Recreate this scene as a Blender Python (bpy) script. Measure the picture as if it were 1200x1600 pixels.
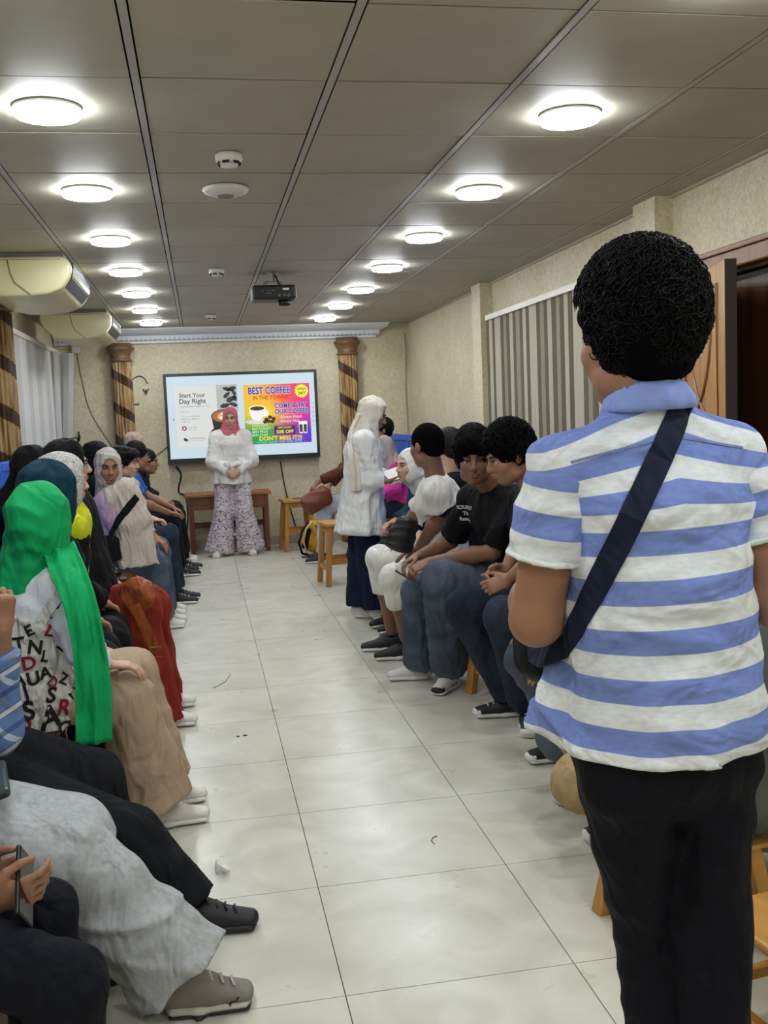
import bpy, bmesh, math, random
import numpy as np
from mathutils import Vector, Matrix

# ------------------------------------------------------------------ scene, camera, light
SC = bpy.context.scene
COL = SC.collection
for o in list(bpy.data.objects): bpy.data.objects.remove(o)
CAMZ, CEIL = 1.4391, 2.4861
FPX = 1575.4
RV = np.array([0.9829638, -0.17918939, -0.04090636])
UV = np.array([0.05728457, 0.08720131, 0.99454231])
WV = np.array([0.17464434, 0.97994239, -0.09598052])
cam = bpy.data.cameras.new('camera')
camo = bpy.data.objects.new('camera', cam); COL.objects.link(camo)
cam.sensor_fit = 'AUTO'; cam.sensor_width = 36.0; cam.lens = FPX / 1600 * 36
cam.clip_start = 0.05; cam.clip_end = 100
camo.matrix_world = Matrix(((RV[0], UV[0], -WV[0], 0), (RV[1], UV[1], -WV[1], 0), (RV[2], UV[2], -WV[2], CAMZ), (0, 0, 0, 1)))
SC.camera = camo
world = bpy.data.worlds.new('world'); SC.world = world; world.use_nodes = True
world.node_tree.nodes['Background'].inputs[0].default_value = (0.6, 0.7, 0.9, 1)
world.node_tree.nodes['Background'].inputs[1].default_value = 0.3
SC.view_settings.view_transform = 'Standard'; SC.view_settings.look = 'None'
SC.view_settings.gamma = 1.0; SC.view_settings.use_curve_mapping = False
SC.view_settings.exposure = 0.12
LAMP = 72.0          # strength of the ceiling lamps' diffusers

def at(px, py, Y):   # a pixel of the photograph at depth Y
    d = WV + RV * (px - 600) / FPX - UV * (py - 800) / FPX
    return np.array([0, 0, CAMZ]) + d * (Y / d[1])
def atx(px, py, X):
    d = WV + RV * (px - 600) / FPX - UV * (py - 800) / FPX
    return np.array([0, 0, CAMZ]) + d * (X / d[0])
def atz(px, py, z=0.0):
    d = WV + RV * (px - 600) / FPX - UV * (py - 800) / FPX
    return np.array([0, 0, CAMZ]) + d * ((z - CAMZ) / d[2])

# ------------------------------------------------------------------ materials
def lin(c):
    return tuple(((v / 255) / 12.92 if v / 255 <= 0.04045 else ((v / 255 + 0.055) / 1.055) ** 2.4) for v in c) + (1,)
class NT:
    def __init__(s, m):
        m.use_nodes = True; s.t = m.node_tree; s.n = s.t.nodes; s.b = s.n['Principled BSDF']
    def new(s, typ, **kw):
        n = s.n.new(typ)
        for k, v in kw.items():
            if k in n.inputs.keys(): n.inputs[k].default_value = v
            else: setattr(n, k, v)
        return n
    def link(s, a, b): s.t.links.new(a, b)
MATS = {}
def mat(name, rgb, rough=0.6, spec=0.5, var=0.0, vscale=8.0, bump=0.0, bscale=60.0, metal=0.0, stretch=(1, 1, 1), sheen=0.0, coat=0.0, rgb2=None, vdist=0.0):
    if name in MATS: return MATS[name]
    m = bpy.data.materials.new(name); k = NT(m); MATS[name] = m
    k.b.inputs['Base Color'].default_value = lin(rgb); k.b.inputs['Roughness'].default_value = rough
    k.b.inputs['Specular IOR Level'].default_value = spec; k.b.inputs['Metallic'].default_value = metal
    if sheen: k.b.inputs['Sheen Weight'].default_value = sheen
    if coat: k.b.inputs['Coat Weight'].default_value = coat
    if var or bump:
        tc = k.new('ShaderNodeTexCoord'); mp = k.new('ShaderNodeMapping'); mp.inputs['Scale'].default_value = stretch
        k.link(tc.outputs['Object'], mp.inputs[0])
    if var:
        nz = k.new('ShaderNodeTexNoise'); nz.inputs['Scale'].default_value = vscale; nz.inputs['Detail'].default_value = 6; nz.inputs['Distortion'].default_value = vdist
        k.link(mp.outputs[0], nz.inputs['Vector'])
        cr = k.new('ShaderNodeValToRGB'); cr.color_ramp.elements[0].position = 0.32; cr.color_ramp.elements[1].position = 0.68
        c = np.array(lin(rgb)[:3]); c2 = np.array(lin(rgb2)[:3]) if rgb2 else c * (1 - var)
        cr.color_ramp.elements[0].color = (*c2, 1)
        cr.color_ramp.elements[1].color = (*np.minimum(c * (1 + (0 if rgb2 else var * .5)), 1), 1)
        k.link(nz.outputs['Fac'], cr.inputs[0]); k.link(cr.outputs[0], k.b.inputs['Base Color'])
    if bump:
        nb = k.new('ShaderNodeTexNoise'); nb.inputs['Scale'].default_value = bscale; nb.inputs['Detail'].default_value = 4
        k.link(mp.outputs[0], nb.inputs['Vector'])
        bp = k.new('ShaderNodeBump'); bp.inputs['Strength'].default_value = bump; bp.inputs['Distance'].default_value = 0.01
        k.link(nb.outputs['Fac'], bp.inputs['Height']); k.link(bp.outputs[0], k.b.inputs['Normal'])
    return m
def emis(name, rgb, s):
    if name in MATS: return MATS[name]
    m = bpy.data.materials.new(name); k = NT(m); MATS[name] = m
    k.b.inputs['Base Color'].default_value = (0.02, 0.02, 0.02, 1); k.b.inputs['Emission Color'].default_value = lin(rgb)
    k.b.inputs['Emission Strength'].default_value = s; k.b.inputs['Roughness'].default_value = 0.35
    return m

# ------------------------------------------------------------------ mesh helpers
def link(name, me, m=None, parent=None, smooth=False):
    o = bpy.data.objects.new(name, me); COL.objects.link(o)
    if m is not None and not me.materials: me.materials.append(m)
    if parent is not None: o.parent = parent
    if smooth: me.polygons.foreach_set('use_smooth', np.ones(len(me.polygons), bool))
    return o
def empty(name, loc=(0, 0, 0), rz=0.0):
    o = bpy.data.objects.new(name, None); COL.objects.link(o); o.location = loc; o.rotation_euler = (0, 0, rz); o.empty_display_size = 0.05
    return o
def tag(o, label, cat, group=None):
    o['label'] = label; o['category'] = cat
    if group: o['group'] = group
    return o
def structure(o, label=None):
    o['kind'] = 'structure'
    if label: o['label'] = label
    return o
class MB:
    def __init__(s): s.v = []; s.f = []
    def add(s, v, f):
        n = len(s.v); s.v += [tuple(map(float, p)) for p in v]; s.f += [tuple(i + n for i in q) for q in f]; return s
    def box(s, lo, hi):
        x0, y0, z0 = lo; x1, y1, z1 = hi
        return s.add([(x0,y0,z0),(x1,y0,z0),(x1,y1,z0),(x0,y1,z0),(x0,y0,z1),(x1,y0,z1),(x1,y1,z1),(x0,y1,z1)],
                     [(3,2,1,0),(4,5,6,7),(0,1,5,4),(1,2,6,5),(2,3,7,6),(3,0,4,7)])
    def bar(s, a, b, w, d, up=(0, 0, 1), w2=None, d2=None):
        a = np.array(a, float); b = np.array(b, float); ax = b - a; ax /= np.linalg.norm(ax)
        sd = np.cross(ax, up)
        if np.linalg.norm(sd) < 1e-6: sd = np.array([1., 0, 0])
        sd /= np.linalg.norm(sd); n = np.cross(sd, ax); w2 = w2 or w; d2 = d2 or d
        v = [a + sd*i*w/2 + n*j*d/2 for i, j in ((-1,-1),(1,-1),(1,1),(-1,1))] + [b + sd*i*w2/2 + n*j*d2/2 for i, j in ((-1,-1),(1,-1),(1,1),(-1,1))]
        return s.add(v, [(3,2,1,0),(4,5,6,7),(0,1,5,4),(1,2,6,5),(2,3,7,6),(3,0,4,7)])
    def tube(s, pts, r, n=8):
        pts = [np.array(p, float) for p in pts]; rs = r if hasattr(r, '__len__') else [r] * len(pts)
        ref = np.array([0.13, 0.31, 0.94]); V = []
        for i, p in enumerate(pts):
            t = pts[min(i+1, len(pts)-1)] - pts[max(i-1, 0)]; t /= (np.linalg.norm(t) + 1e-9)
            x = np.cross(t, ref); x /= (np.linalg.norm(x) + 1e-9); y = np.cross(t, x)
            for k in range(n):
                a = 2*math.pi*k/n; V.append(p + rs[i]*(math.cos(a)*x + math.sin(a)*y))
        F = []
        for i in range(len(pts)-1):
            for k in range(n): F.append((i*n+k, i*n+(k+1) % n, (i+1)*n+(k+1) % n, (i+1)*n+k))
        F.append(tuple(range(n-1, -1, -1))); F.append(tuple((len(pts)-1)*n + k for k in range(n)))
        return s.add(V, F)
    def lathe(s, prof, n=24, c=(0, 0, 0), fl=None):
        V = []
        for (r, z) in prof:
            for k in range(n):
                a = 2*math.pi*k/n; rr = r * (fl(k, z) if fl else 1); V.append((c[0]+rr*math.cos(a), c[1]+rr*math.sin(a), c[2]+z))
        F = []
        for i in range(len(prof)-1):
            for k in range(n): F.append((i*n+k, i*n+(k+1) % n, (i+1)*n+(k+1) % n, (i+1)*n+k))
        F.append(tuple(range(n-1, -1, -1))); F.append(tuple((len(prof)-1)*n + k for k in range(n)))
        return s.add(V, F)
    def prism(s, poly, d, axis='Y'):   # poly in (x,z) -> extruded along Y from d0 to d1; axis X: poly in (y,z)
        n = len(poly)
        if axis == 'Y': V = [(x, d[0], z) for x, z in poly] + [(x, d[1], z) for x, z in poly]
        elif axis == 'X': V = [(d[0], y, z) for y, z in poly] + [(d[1], y, z) for y, z in poly]
        else: V = [(x, y, d[0]) for x, y in poly] + [(x, y, d[1]) for x, y in poly]
        F = [tuple(range(n)), tuple(range(2*n-1, n-1, -1))] + [(i, i+n, (i+1) % n + n, (i+1) % n) for i in range(n)]
        return s.add(V, F)
    def mesh(s, name='m'):
        me = bpy.data.meshes.new(name); me.from_pydata(s.v, [], s.f); 
        bm = bmesh.new(); bm.from_mesh(me); bmesh.ops.recalc_face_normals(bm, faces=bm.faces[:]); bm.to_mesh(me); bm.free(); me.update(); return me
    def build(s, name, m=None, parent=None, bevel=0.0, smooth=False, seg=2):
        me = s.mesh(name)
        if bevel:
            bm = bmesh.new(); bm.from_mesh(me)
            bmesh.ops.bevel(bm, geom=bm.edges[:], offset=bevel, segments=seg, affect='EDGES', clamp_overlap=True, profile=0.5)
            bm.to_mesh(me); bm.free()
        return link(name, me, m, parent, smooth)
def copy_tree(o, parent=None):
    c = o.copy(); COL.objects.link(c)
    if parent is not None: c.parent = parent
    for ch in list(o.children): copy_tree(ch, c)
    return c
def text_mesh(txt, size, bold=0.0, align='LEFT', extrude=0.0, shear=0.0):
    cu = bpy.data.curves.new('t', 'FONT'); cu.body = txt; cu.size = size; cu.offset = bold; cu.align_x = align; cu.extrude = extrude; cu.shear = shear; cu.resolution_u = 3
    o = bpy.data.objects.new('t', cu); COL.objects.link(o)
    me = bpy.data.meshes.new_from_object(o.evaluated_get(bpy.context.evaluated_depsgraph_get()))
    bpy.data.objects.remove(o); bpy.data.curves.remove(cu); me.materials.clear()
    return me
# ------------------------------------------------------------------ the room
XL, XR, YB, YF = -1.5235, 2.43, 11.62, -2.6
def wallpaper():
    m = bpy.data.materials.new('wallpaper'); k = NT(m); MATS['wallpaper'] = m
    tc = k.new('ShaderNodeTexCoord'); n1 = k.new('ShaderNodeTexNoise'); n1.inputs['Scale'].default_value = 2.2; n1.inputs['Detail'].default_value = 5
    n2 = k.new('ShaderNodeTexNoise'); n2.inputs['Scale'].default_value = 38; n2.inputs['Detail'].default_value = 6; n2.inputs['Distortion'].default_value = 1.5
    for n in (n1, n2): k.link(tc.outputs['Object'], n.inputs['Vector'])
    c1 = k.new('ShaderNodeValToRGB'); c1.color_ramp.elements[0].color = lin((216, 202, 166)); c1.color_ramp.elements[1].color = lin((230, 219, 188))
    c1.color_ramp.elements[0].position = .3; c1.color_ramp.elements[1].position = .7
    c2 = k.new('ShaderNodeValToRGB'); c2.color_ramp.elements[0].color = (.78, .78, .78, 1); c2.color_ramp.elements[1].color = (1, 1, 1, 1)
    c2.color_ramp.elements[0].position = .38; c2.color_ramp.elements[1].position = .6
    k.link(n1.outputs['Fac'], c1.inputs[0]); k.link(n2.outputs['Fac'], c2.inputs[0])
    mx = k.new('ShaderNodeMix', data_type='RGBA', blend_type='MULTIPLY'); mx.inputs[0].default_value = 1
    k.link(c1.outputs[0], mx.inputs[6]); k.link(c2.outputs[0], mx.inputs[7]); k.link(mx.outputs[2], k.b.inputs['Base Color'])
    bp = k.new('ShaderNodeBump'); bp.inputs['Strength'].default_value = .25; bp.inputs['Distance'].default_value = .004
    k.link(n2.outputs['Fac'], bp.inputs['Height']); k.link(bp.outputs[0], k.b.inputs['Normal']); k.b.inputs['Roughness'].default_value = .55
    return m
WP = wallpaper()
def floor_mat():
    m = bpy.data.materials.new('porcelain tile'); k = NT(m)
    tc = k.new('ShaderNodeTexCoord'); oi = k.new('ShaderNodeObjectInfo'); ge = k.new('ShaderNodeNewGeometry')
    n1 = k.new('ShaderNodeTexNoise'); n1.inputs['Scale'].default_value = 3.5; n1.inputs['Detail'].default_value = 8; n1.inputs['Distortion'].default_value = 1.2
    k.link(ge.outputs['Position'], n1.inputs['Vector'])
    cr = k.new('ShaderNodeValToRGB'); cr.color_ramp.elements[0].position = .3; cr.color_ramp.elements[1].position = .72
    cr.color_ramp.elements[0].color = lin((188, 184, 168)); cr.color_ramp.elements[1].color = lin((212, 209, 195))
    k.link(n1.outputs['Fac'], cr.inputs[0])
    hs = k.new('ShaderNodeHueSaturation'); mr = k.new('ShaderNodeMapRange'); mr.inputs[3].default_value = .96; mr.inputs[4].default_value = 1.03
    k.link(oi.outputs['Random'], mr.inputs[0]); k.link(mr.outputs[0], hs.inputs['Value']); k.link(cr.outputs[0], hs.inputs['Color'])
    k.link(hs.outputs[0], k.b.inputs['Base Color'])
    n2 = k.new('ShaderNodeTexNoise'); n2.inputs['Scale'].default_value = 5; n2.inputs['Detail'].default_value = 6; k.link(ge.outputs['Position'], n2.inputs['Vector'])
    m2 = k.new('ShaderNodeMapRange'); m2.inputs[3].default_value = .2; m2.inputs[4].default_value = .42; k.link(n2.outputs['Fac'], m2.inputs[0]); k.link(m2.outputs[0], k.b.inputs['Roughness'])
    n3 = k.new('ShaderNodeTexNoise'); n3.inputs['Scale'].default_value = 9; k.link(ge.outputs['Position'], n3.inputs['Vector'])
    bp = k.new('ShaderNodeBump'); bp.inputs['Strength'].default_value = .08; bp.inputs['Distance'].default_value = .01
    k.link(n3.outputs['Fac'], bp.inputs['Height']); k.link(bp.outputs[0], k.b.inputs['Normal'])
    return m
TILE = floor_mat(); GROUT = mat('grout', (92, 86, 74), .9)
FX, FY = 0.2765, 2.3783
fl = structure(MB().box((XL-.12, YF-.1, -.1), (XR+.2, YB+.15, -.004)).build('floor', GROUT))
xs = [FX + .6*k for k in range(-3, 5)]; xs[-1] = XR
ys = [FY + .6*k for k in range(-9, 17)]; ys[0] = YF; ys[-1] = YB
tm = {}
for i in range(len(xs)-1):
    for j in range(len(ys)-1):
        w, l = round(xs[i+1]-xs[i]-.003, 4), round(ys[j+1]-ys[j]-.003, 4)
        if l < .02: continue
        if (w, l) not in tm:
            tm[w, l] = MB().box((0, 0, -.01), (w, l, 0)).mesh('floor_tile'); tm[w, l].materials.append(TILE)
        o = link('floor_tile', tm[w, l], None, fl); o.location = (xs[i]+.0015, ys[j]+.0015, 0)
# ceiling
CX, CY = -.1321, 2.6462
CT = mat('ceiling tile', (174, 169, 152), .55, .35, var=.05, vscale=5, bump=.05, bscale=90)
CB = mat('ceiling bar', (168, 166, 158), .4, .5)
DARK = mat('void', (14, 12, 10), .95, .1)
ce = structure(MB().box((XL-.12, YF-.1, CEIL+.02), (XR+.2, YB+.15, CEIL+.1)).build('ceiling', DARK))
xs = [XL] + [CX + .6*k for k in range(-2, 5)] + [XR]
ys = [CY + .6*k for k in range(-9, 16)]; ys[0] = YF; ys[-1] = YB
tm = {}
rnd = random.Random(4)
for i in range(len(xs)-1):
    for j in range(len(ys)-1):
        w, l = round(xs[i+1]-xs[i]-.034, 4), round(ys[j+1]-ys[j]-.010, 4)
        if l < .02: continue
        if (w, l) not in tm:
            tm[w, l] = MB().box((0, 0, 0), (w, l, .004)).mesh('ceiling_tile'); tm[w, l].materials.append(CT)
        o = link('ceiling_tile', tm[w, l], None, ce); o.location = (xs[i]+.017, ys[j]+.005, CEIL)
        o.rotation_euler = (rnd.uniform(-.003, .003), rnd.uniform(-.003, .003), 0)
bm_ = MB().box((-.0115, YF, -.001), (.0115, YB, .006)).mesh('ceiling_bar'); bm_.materials.append(CB)
for x in xs[1:-1]:
    o = link('ceiling_bar', bm_, None, ce); o.location = (x, 0, CEIL)
# walls
structure(MB().box((XL-.12, YB, 0), (XR+.2, YB+.12, CEIL+.02)).build('wall_back', WP))
structure(MB().box((XL-.12, YF-.12, 0), (XR+.2, YF, CEIL+.02)).build('wall_front', WP))
# left wall with a window opening
WLY0, WLY1 = 8.75, 11.45
w = MB(); w.box((XL-.12, YF, 0), (XL, WLY0, CEIL+.02)); w.box((XL-.12, WLY1, 0), (XL, YB, CEIL+.02)); w.box((XL-.12, WLY0, 0), (XL, WLY1, 1.0)); w.box((XL-.12, WLY0, 2.2), (XL, WLY1, CEIL+.02))
structure(w.build('wall_left', WP))
wn = structure(empty('window_1', (XL-.08, (WLY0+WLY1)/2, 1.0)))
ALU = mat('aluminium frame', (150, 148, 142), .4, metal=.6)
L_ = (WLY1-WLY0)/2
f = MB()
for yy in (-L_+.02, 0, L_-.02): f.box((-.02, yy-.02, 0), (.02, yy+.02, 1.2))
f.box((-.02, -L_, 0), (.02, L_, .04)); f.box((-.02, -L_, 1.16), (.02, L_, 1.2)); f.build('window_frame', ALU, wn)
GL = mat('frosted window glass', (228, 205, 160), .5, .5)
for s in (-1, 1): MB().box((-.004, min(0, s*L_)+.02, .04), (.004, max(0, s*L_)-.02, 1.16)).build('pane', GL, wn)
# right wall with window and door openings
DY0, DY1, DZ = 2.75, 4.70, 2.03
w = MB(); w.box((XR, YF, 0), (XR+.12, DY0, CEIL+.02)); w.box((XR, DY0, DZ), (XR+.12, DY1, CEIL+.02)); w.box((XR, DY1, 0), (XR+.12, 5.3, CEIL+.02))
w.box((XR, 5.3, 0), (XR+.12, 8.0, .95)); w.box((XR, 5.3, 2.15), (XR+.12, 8.0, CEIL+.02)); w.box((XR, 8.0, 0), (XR+.12, YB, CEIL+.02))
structure(w.build('wall_right', WP))
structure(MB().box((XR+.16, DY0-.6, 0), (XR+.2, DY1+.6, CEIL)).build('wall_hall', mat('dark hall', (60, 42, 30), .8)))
wn = structure(empty('window_2', (XR+.06, 6.65, .95)))
f = MB()
for yy in (-1.33, 0, 1.33): f.box((-.02, yy-.02, 0), (.02, yy+.02, 1.2))
f.box((-.02, -1.35, 0), (.02, 1.35, .04)); f.box((-.02, -1.35, 1.16), (.02, 1.35, 1.2)); f.build('window_frame', ALU, wn)
for s in (-1, 1): MB().box((-.004, min(0, s*1.33)+.02, .04), (.004, max(0, s*1.33)-.02, 1.16)).build('pane', GL, wn)
for n, (a, b) in enumerate(((4.90, 5.16), (8.16, 8.42))):
    structure(MB().box((XR-.10, a, 0), (XR, b, CEIL)).build('trim_%d' % (n+1), WP))
SK = mat('skirting tile', (178, 172, 152), .35, var=.06)
structure(MB().box((XL, YB-.012, 0), (XR, YB, .1)).build('baseboard_back', SK))
structure(MB().box((XR-.012, 8.42, 0), (XR, YB-.012, .1)).build('baseboard_right', SK))
structure(MB().box((XL, YF, 0), (XL+.012, YB-.012, .1)).build('baseboard_left', SK))
# wall/ceiling angle trim on right and left wall
tr = mat('edge trim', (176, 168, 146), .5)
for n, (a, b) in enumerate(((YF, 4.90), (5.16, 8.16), (8.42, YB-.02))):
    structure(MB().box((XR-.02, a, CEIL-.014), (XR, b, CEIL-.001)).build('trim_%d' % (n+3), tr))
structure(MB().box((XL, YF, CEIL-.014), (XL+.02, YB-.3, CEIL-.001)).build('trim_6', tr))

# ---- cornice above the screen
CW = mat('white plaster', (226, 228, 232), .5)
co = empty('cornice', (0, YB, CEIL))
prof = [(0, -.155), (-.05, -.155), (-.05, -.13), (-.085, -.125), (-.10, -.085), (-.10, -.075), (-.14, -.07), (-.20, -.05), (-.24, -.02), (-.24, -.002), (0, -.002)]
x0, x1 = XL+.01, 2.02
V = []; n = len(prof)
for (y, z) in prof: V.append((x0, y-.001, z))
for (y, z) in prof: V.append((x1+.16*(-y/.24), y-.001, z))
F = [tuple(range(n-1, -1, -1)), tuple(range(n, 2*n))] + [(i, (i+1) % n, (i+1) % n+n, i+n) for i in range(n)]
MB().add(V, F).build('moulding', CW, co)
dm = MB().box((-.012, -.012, -.018), (.012, 0, .018)).mesh('dentil'); dm.materials.append(CW)
MB().box((x0, -.089, -.122), (x1+.04, -.086, -.088)).build('dentil_band', mat('dentil gap shade', (70, 58, 40), .8), co)  # dark strip: shade in the gaps between white dentils, put into the colour
nd = int((x1-x0)/.052)
for i in range(nd+1):
    o = link('dentil', dm, None, co); o.location = (x0+.02+i*.052, -.089, -.105)
tag(co, 'white plaster cornice with a dentil band running above the screen', 'cornice')

# ---- fluted columns
def column_mat():
    m = bpy.data.materials.new('gilded wood'); k = NT(m)
    tc = k.new('ShaderNodeTexCoord'); sp = k.new('ShaderNodeSeparateXYZ'); k.link(tc.outputs['Object'], sp.inputs[0])
    an = k.new('ShaderNodeMath', operation='ARCTAN2'); k.link(sp.outputs['Y'], an.inputs[0]); k.link(sp.outputs['X'], an.inputs[1])
    a1 = k.new('ShaderNodeMath', operation='MULTIPLY'); a1.inputs[1].default_value = -1/(2*math.pi); k.link(an.outputs[0], a1.inputs[0])
    z1 = k.new('ShaderNodeMath', operation='MULTIPLY'); z1.inputs[1].default_value = 1/.36; k.link(sp.outputs['Z'], z1.inputs[0])
    ad = k.new('ShaderNodeMath', operation='SUBTRACT'); k.link(z1.outputs[0], ad.inputs[0]); k.link(a1.outputs[0], ad.inputs[1])
    fr = k.new('ShaderNodeMath', operation='FRACT'); k.link(ad.outputs[0], fr.inputs[0])
    cr = k.new('ShaderNodeValToRGB'); cr.color_ramp.interpolation = 'CONSTANT'
    cr.color_ramp.elements[0].color = lin((78, 54, 34)); cr.color_ramp.elements[1].position = .30; cr.color_ramp.elements[1].color = lin((176, 146, 102))
    k.link(fr.outputs[0], cr.inputs[0])
    nz = k.new('ShaderNodeTexNoise'); nz.inputs['Scale'].default_value = 30; nz.inputs['Detail'].default_value = 5; mp = k.new('ShaderNodeMapping'); mp.inputs['Scale'].default_value = (1, 1, .12)
    k.link(tc.outputs['Object'], mp.inputs[0]); k.link(mp.outputs[0], nz.inputs['Vector'])
    c2 = k.new('ShaderNodeValToRGB'); c2.color_ramp.elements[0].color = (.45, .36, .26, 1); c2.color_ramp.elements[1].color = (1, 1, 1, 1); c2.color_ramp.elements[0].position = .38; c2.color_ramp.elements[1].position = .55
    k.link(nz.outputs['Fac'], c2.inputs[0])
    mx = k.new('ShaderNodeMix', data_type='RGBA', blend_type='MULTIPLY'); mx.inputs[0].default_value = 1
    k.link(cr.outputs[0], mx.inputs[6]); k.link(c2.outputs[0], mx.inputs[7]); k.link(mx.outputs[2], k.b.inputs['Base Color'])
    k.b.inputs['Roughness'].default_value = .4
    return m
CM = column_mat(); CAPM = mat('carved capital wood', (118, 88, 58), .45, var=.35, vscale=25)
def column(x, y, top, label):
    c = empty('fluted_column', (x, y, 0))
    r = .105
    MB().lathe([(r*1.06, .0), (r, .3), (r*.97, 1.2), (r*.95, top-.20)], 72, fl=lambda k, z: 1 + .085*math.cos(18*2*math.pi*k/72)).build('shaft', CM, c, smooth=False)
    MB().lathe([(r*.98, top-.2), (r*1.18, top-.195), (r*1.2, top-.18), (r*1.05, top-.168), (r*1.02, top-.14), (r*1.12, top-.10), (r*1.34, top-.075), (r*1.42, top-.065), (r*1.42, top-.045), (r*1.2, top-.04), (r*1.2, top)], 32).build('capital', CAPM, c, smooth=True)
    MB().lathe([(r*1.5, 0), (r*1.5, .06), (r*1.3, .09), (r*1.35, .12), (r*1.1, .15)], 32).build('base', CAPM, c, smooth=True)
    tag(c, label, 'column', 'gilded fluted columns'); return c
column(-.81, YB-.12, CEIL-.155, 'brown and gold spiral fluted column on the back wall left of the screen')
column(1.70, YB-.12, CEIL-.155, 'brown and gold spiral fluted column on the back wall right of the screen')
column(XL+.13, 7.72, CEIL, 'brown and gold fluted column on the left wall beside the window blinds')

# ---- ceiling lamps
LR = mat('lamp rim', (240, 240, 240), .4)
LE = bpy.data.materials.new('lamp diffuser'); k = NT(LE); k.b.inputs['Emission Color'].default_value = (0.90, .96, 1, 1); k.b.inputs['Emission Strength'].default_value = LAMP
lrim = MB().lathe([(.108, -.009), (.110, -.007), (.110, -.001), (.0, -.001)], 40).mesh('rim'); lrim.materials.append(LR)
ldif = MB().lathe([(.107, -.008), (.108, -.020), (.103, -.027), (.088, -.030), (.0, -.031)], 40).mesh('diffuser'); ldif.materials.append(LE)
for me in (lrim, ldif): me.polygons.foreach_set('use_smooth', np.ones(len(me.polygons), bool))
ordn = ['nearest', 'second', 'third', 'fourth', 'fifth', 'sixth', 'seventh']
for side, x in (('left', CX-.3), ('right', CX+1.5)):
    for i in range(-4, 7):
        la = empty('ceiling_lamp', (x, CY+.9+1.2*i, CEIL-.004))
        link('rim', lrim, None, la); link('diffuser', ldif, None, la)
        if i >= 0: lb = '%s whole round lamp of the %s ceiling row, counted from the camera' % (ordn[i], side)
        elif i == -1: lb = 'round lamp of the %s ceiling row at the top picture edge' % side
        else: lb = 'round lamp of the %s ceiling row, %s behind the one at the top picture edge' % (side, ['first', 'second', 'third'][-2-i])
        tag(la, lb, 'ceiling lamp', 'round white ceiling lamps')
# ---- smoke detectors and access point
WPL = mat('white plastic', (214, 212, 205), .4)
GRL = mat('black grille', (18, 18, 18), .7)
def detector(x, y, label):
    d = empty('smoke_detector', (x, y, CEIL-.003))
    MB().lathe([(.0, -.001), (.052, -.001), (.054, -.018), (.05, -.028), (.036, -.034), (.034, -.046), (.0, -.048)], 28).build('housing', WPL, d, smooth=True)
    for k in range(6):
        a = k*math.pi/3 + .2
        MB().bar((.043*math.cos(a)-.014*math.sin(a), .043*math.sin(a)+.014*math.cos(a), -.036), (.043*math.cos(a)+.014*math.sin(a), .043*math.sin(a)-.014*math.cos(a), -.036), .004, .01).build('vent_slot', GRL, d)
    tag(d, label, 'smoke detector', 'white smoke detectors')
detector(.172, 4.12, 'white smoke detector on the ceiling right before the round access point, the largest of three')
detector(.174, 7.16, 'white smoke detector on the ceiling left of the projector')
detector(.166, 10.2, 'smallest white smoke detector on the ceiling near the cornice')
ap = empty('access_point', (.174, 4.70, CEIL-.003))
MB().lathe([(.0, -.001), (.10, -.001), (.105, -.008), (.095, -.022), (.06, -.034), (.0, -.038)], 36).build('housing', WPL, ap, smooth=True)
MB().lathe([(.036, -.036), (.038, -.0385), (.036, -.040), (.033, -.0385)], 28).build('light_ring', mat('grey ring', (120, 120, 118), .5), ap, smooth=True)
tag(ap, 'white round dome access point on the ceiling behind the nearest smoke detector', 'access point')
# ---- projector
BK = mat('black plastic', (16, 16, 18), .45); SV = mat('silver plastic', (120, 122, 124), .35, metal=.5)
pj = empty('projector', (.575, 7.40, CEIL))
MB().box((-.04, -.04, -.006), (.04, .04, -.001)).build('ceiling_plate', SV, pj)
MB().tube([(0, 0, -.006), (0, 0, -.06)], .016, 12).build('pole', SV, pj)
b = MB(); b.bar((-.05, 0, -.062), (.05, 0, -.062), .05, .008); b.bar((-.05, 0, -.06), (-.06, 0, -.10), .03, .006, (0, 1, 0)); b.bar((.05, 0, -.06), (.06, 0, -.10), .03, .006, (0, 1, 0)); b.build('bracket', SV, pj)
MB().box((-.15, -.11, -.20), (.15, .12, -.098)).build('body', BK, pj, bevel=.014)
for s in (-1, 1): MB().box((s*.152-.006, -.10, -.19), (s*.152+.006, .11, -.105)).build('side_panel', SV, pj, bevel=.004)
p = MB(); p.box((.06, -.113, -.135), (.105, -.1095, -.122)); p.build('sticker', mat('paper sticker', (230, 230, 225), .7), pj)
for xx in (.035, .07, .1):
    l = MB().lathe([(.0, 0), (.010, 0), (.010, .004), (0, .004)], 16).build('port', mat('port metal', (90, 90, 92), .4), pj); l.rotation_euler = (math.pi/2, 0, 0); l.location = (xx, -.1095, -.172)
p = MB()
for xx in (-.09, -.05, -.02): p.box((xx, -.1125, -.140), (xx+.02, -.1095, -.136))
p.box((-.06, -.1125, -.158), (-.02, -.1095, -.153)); p.build('vent_mark', SV, pj)
l = MB().lathe([(0, 0), (.045, 0), (.045, .03), (.04, .04), (0, .045)], 24).build('lens', BK, pj, smooth=True); l.location = (.075, -.03, -.196); l.rotation_euler = (math.pi, 0, 0)
MB().tube([(.01, 0, -.002), (.03, -.02, -.05), (.04, -.05, -.09), (.10, -.09, -.12), (.09, -.1, -.15)], .006, 8).build('cable', BK, pj, smooth=True)
tag(pj, 'black projector hanging from a grey bracket under the ceiling', 'projector')
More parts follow.
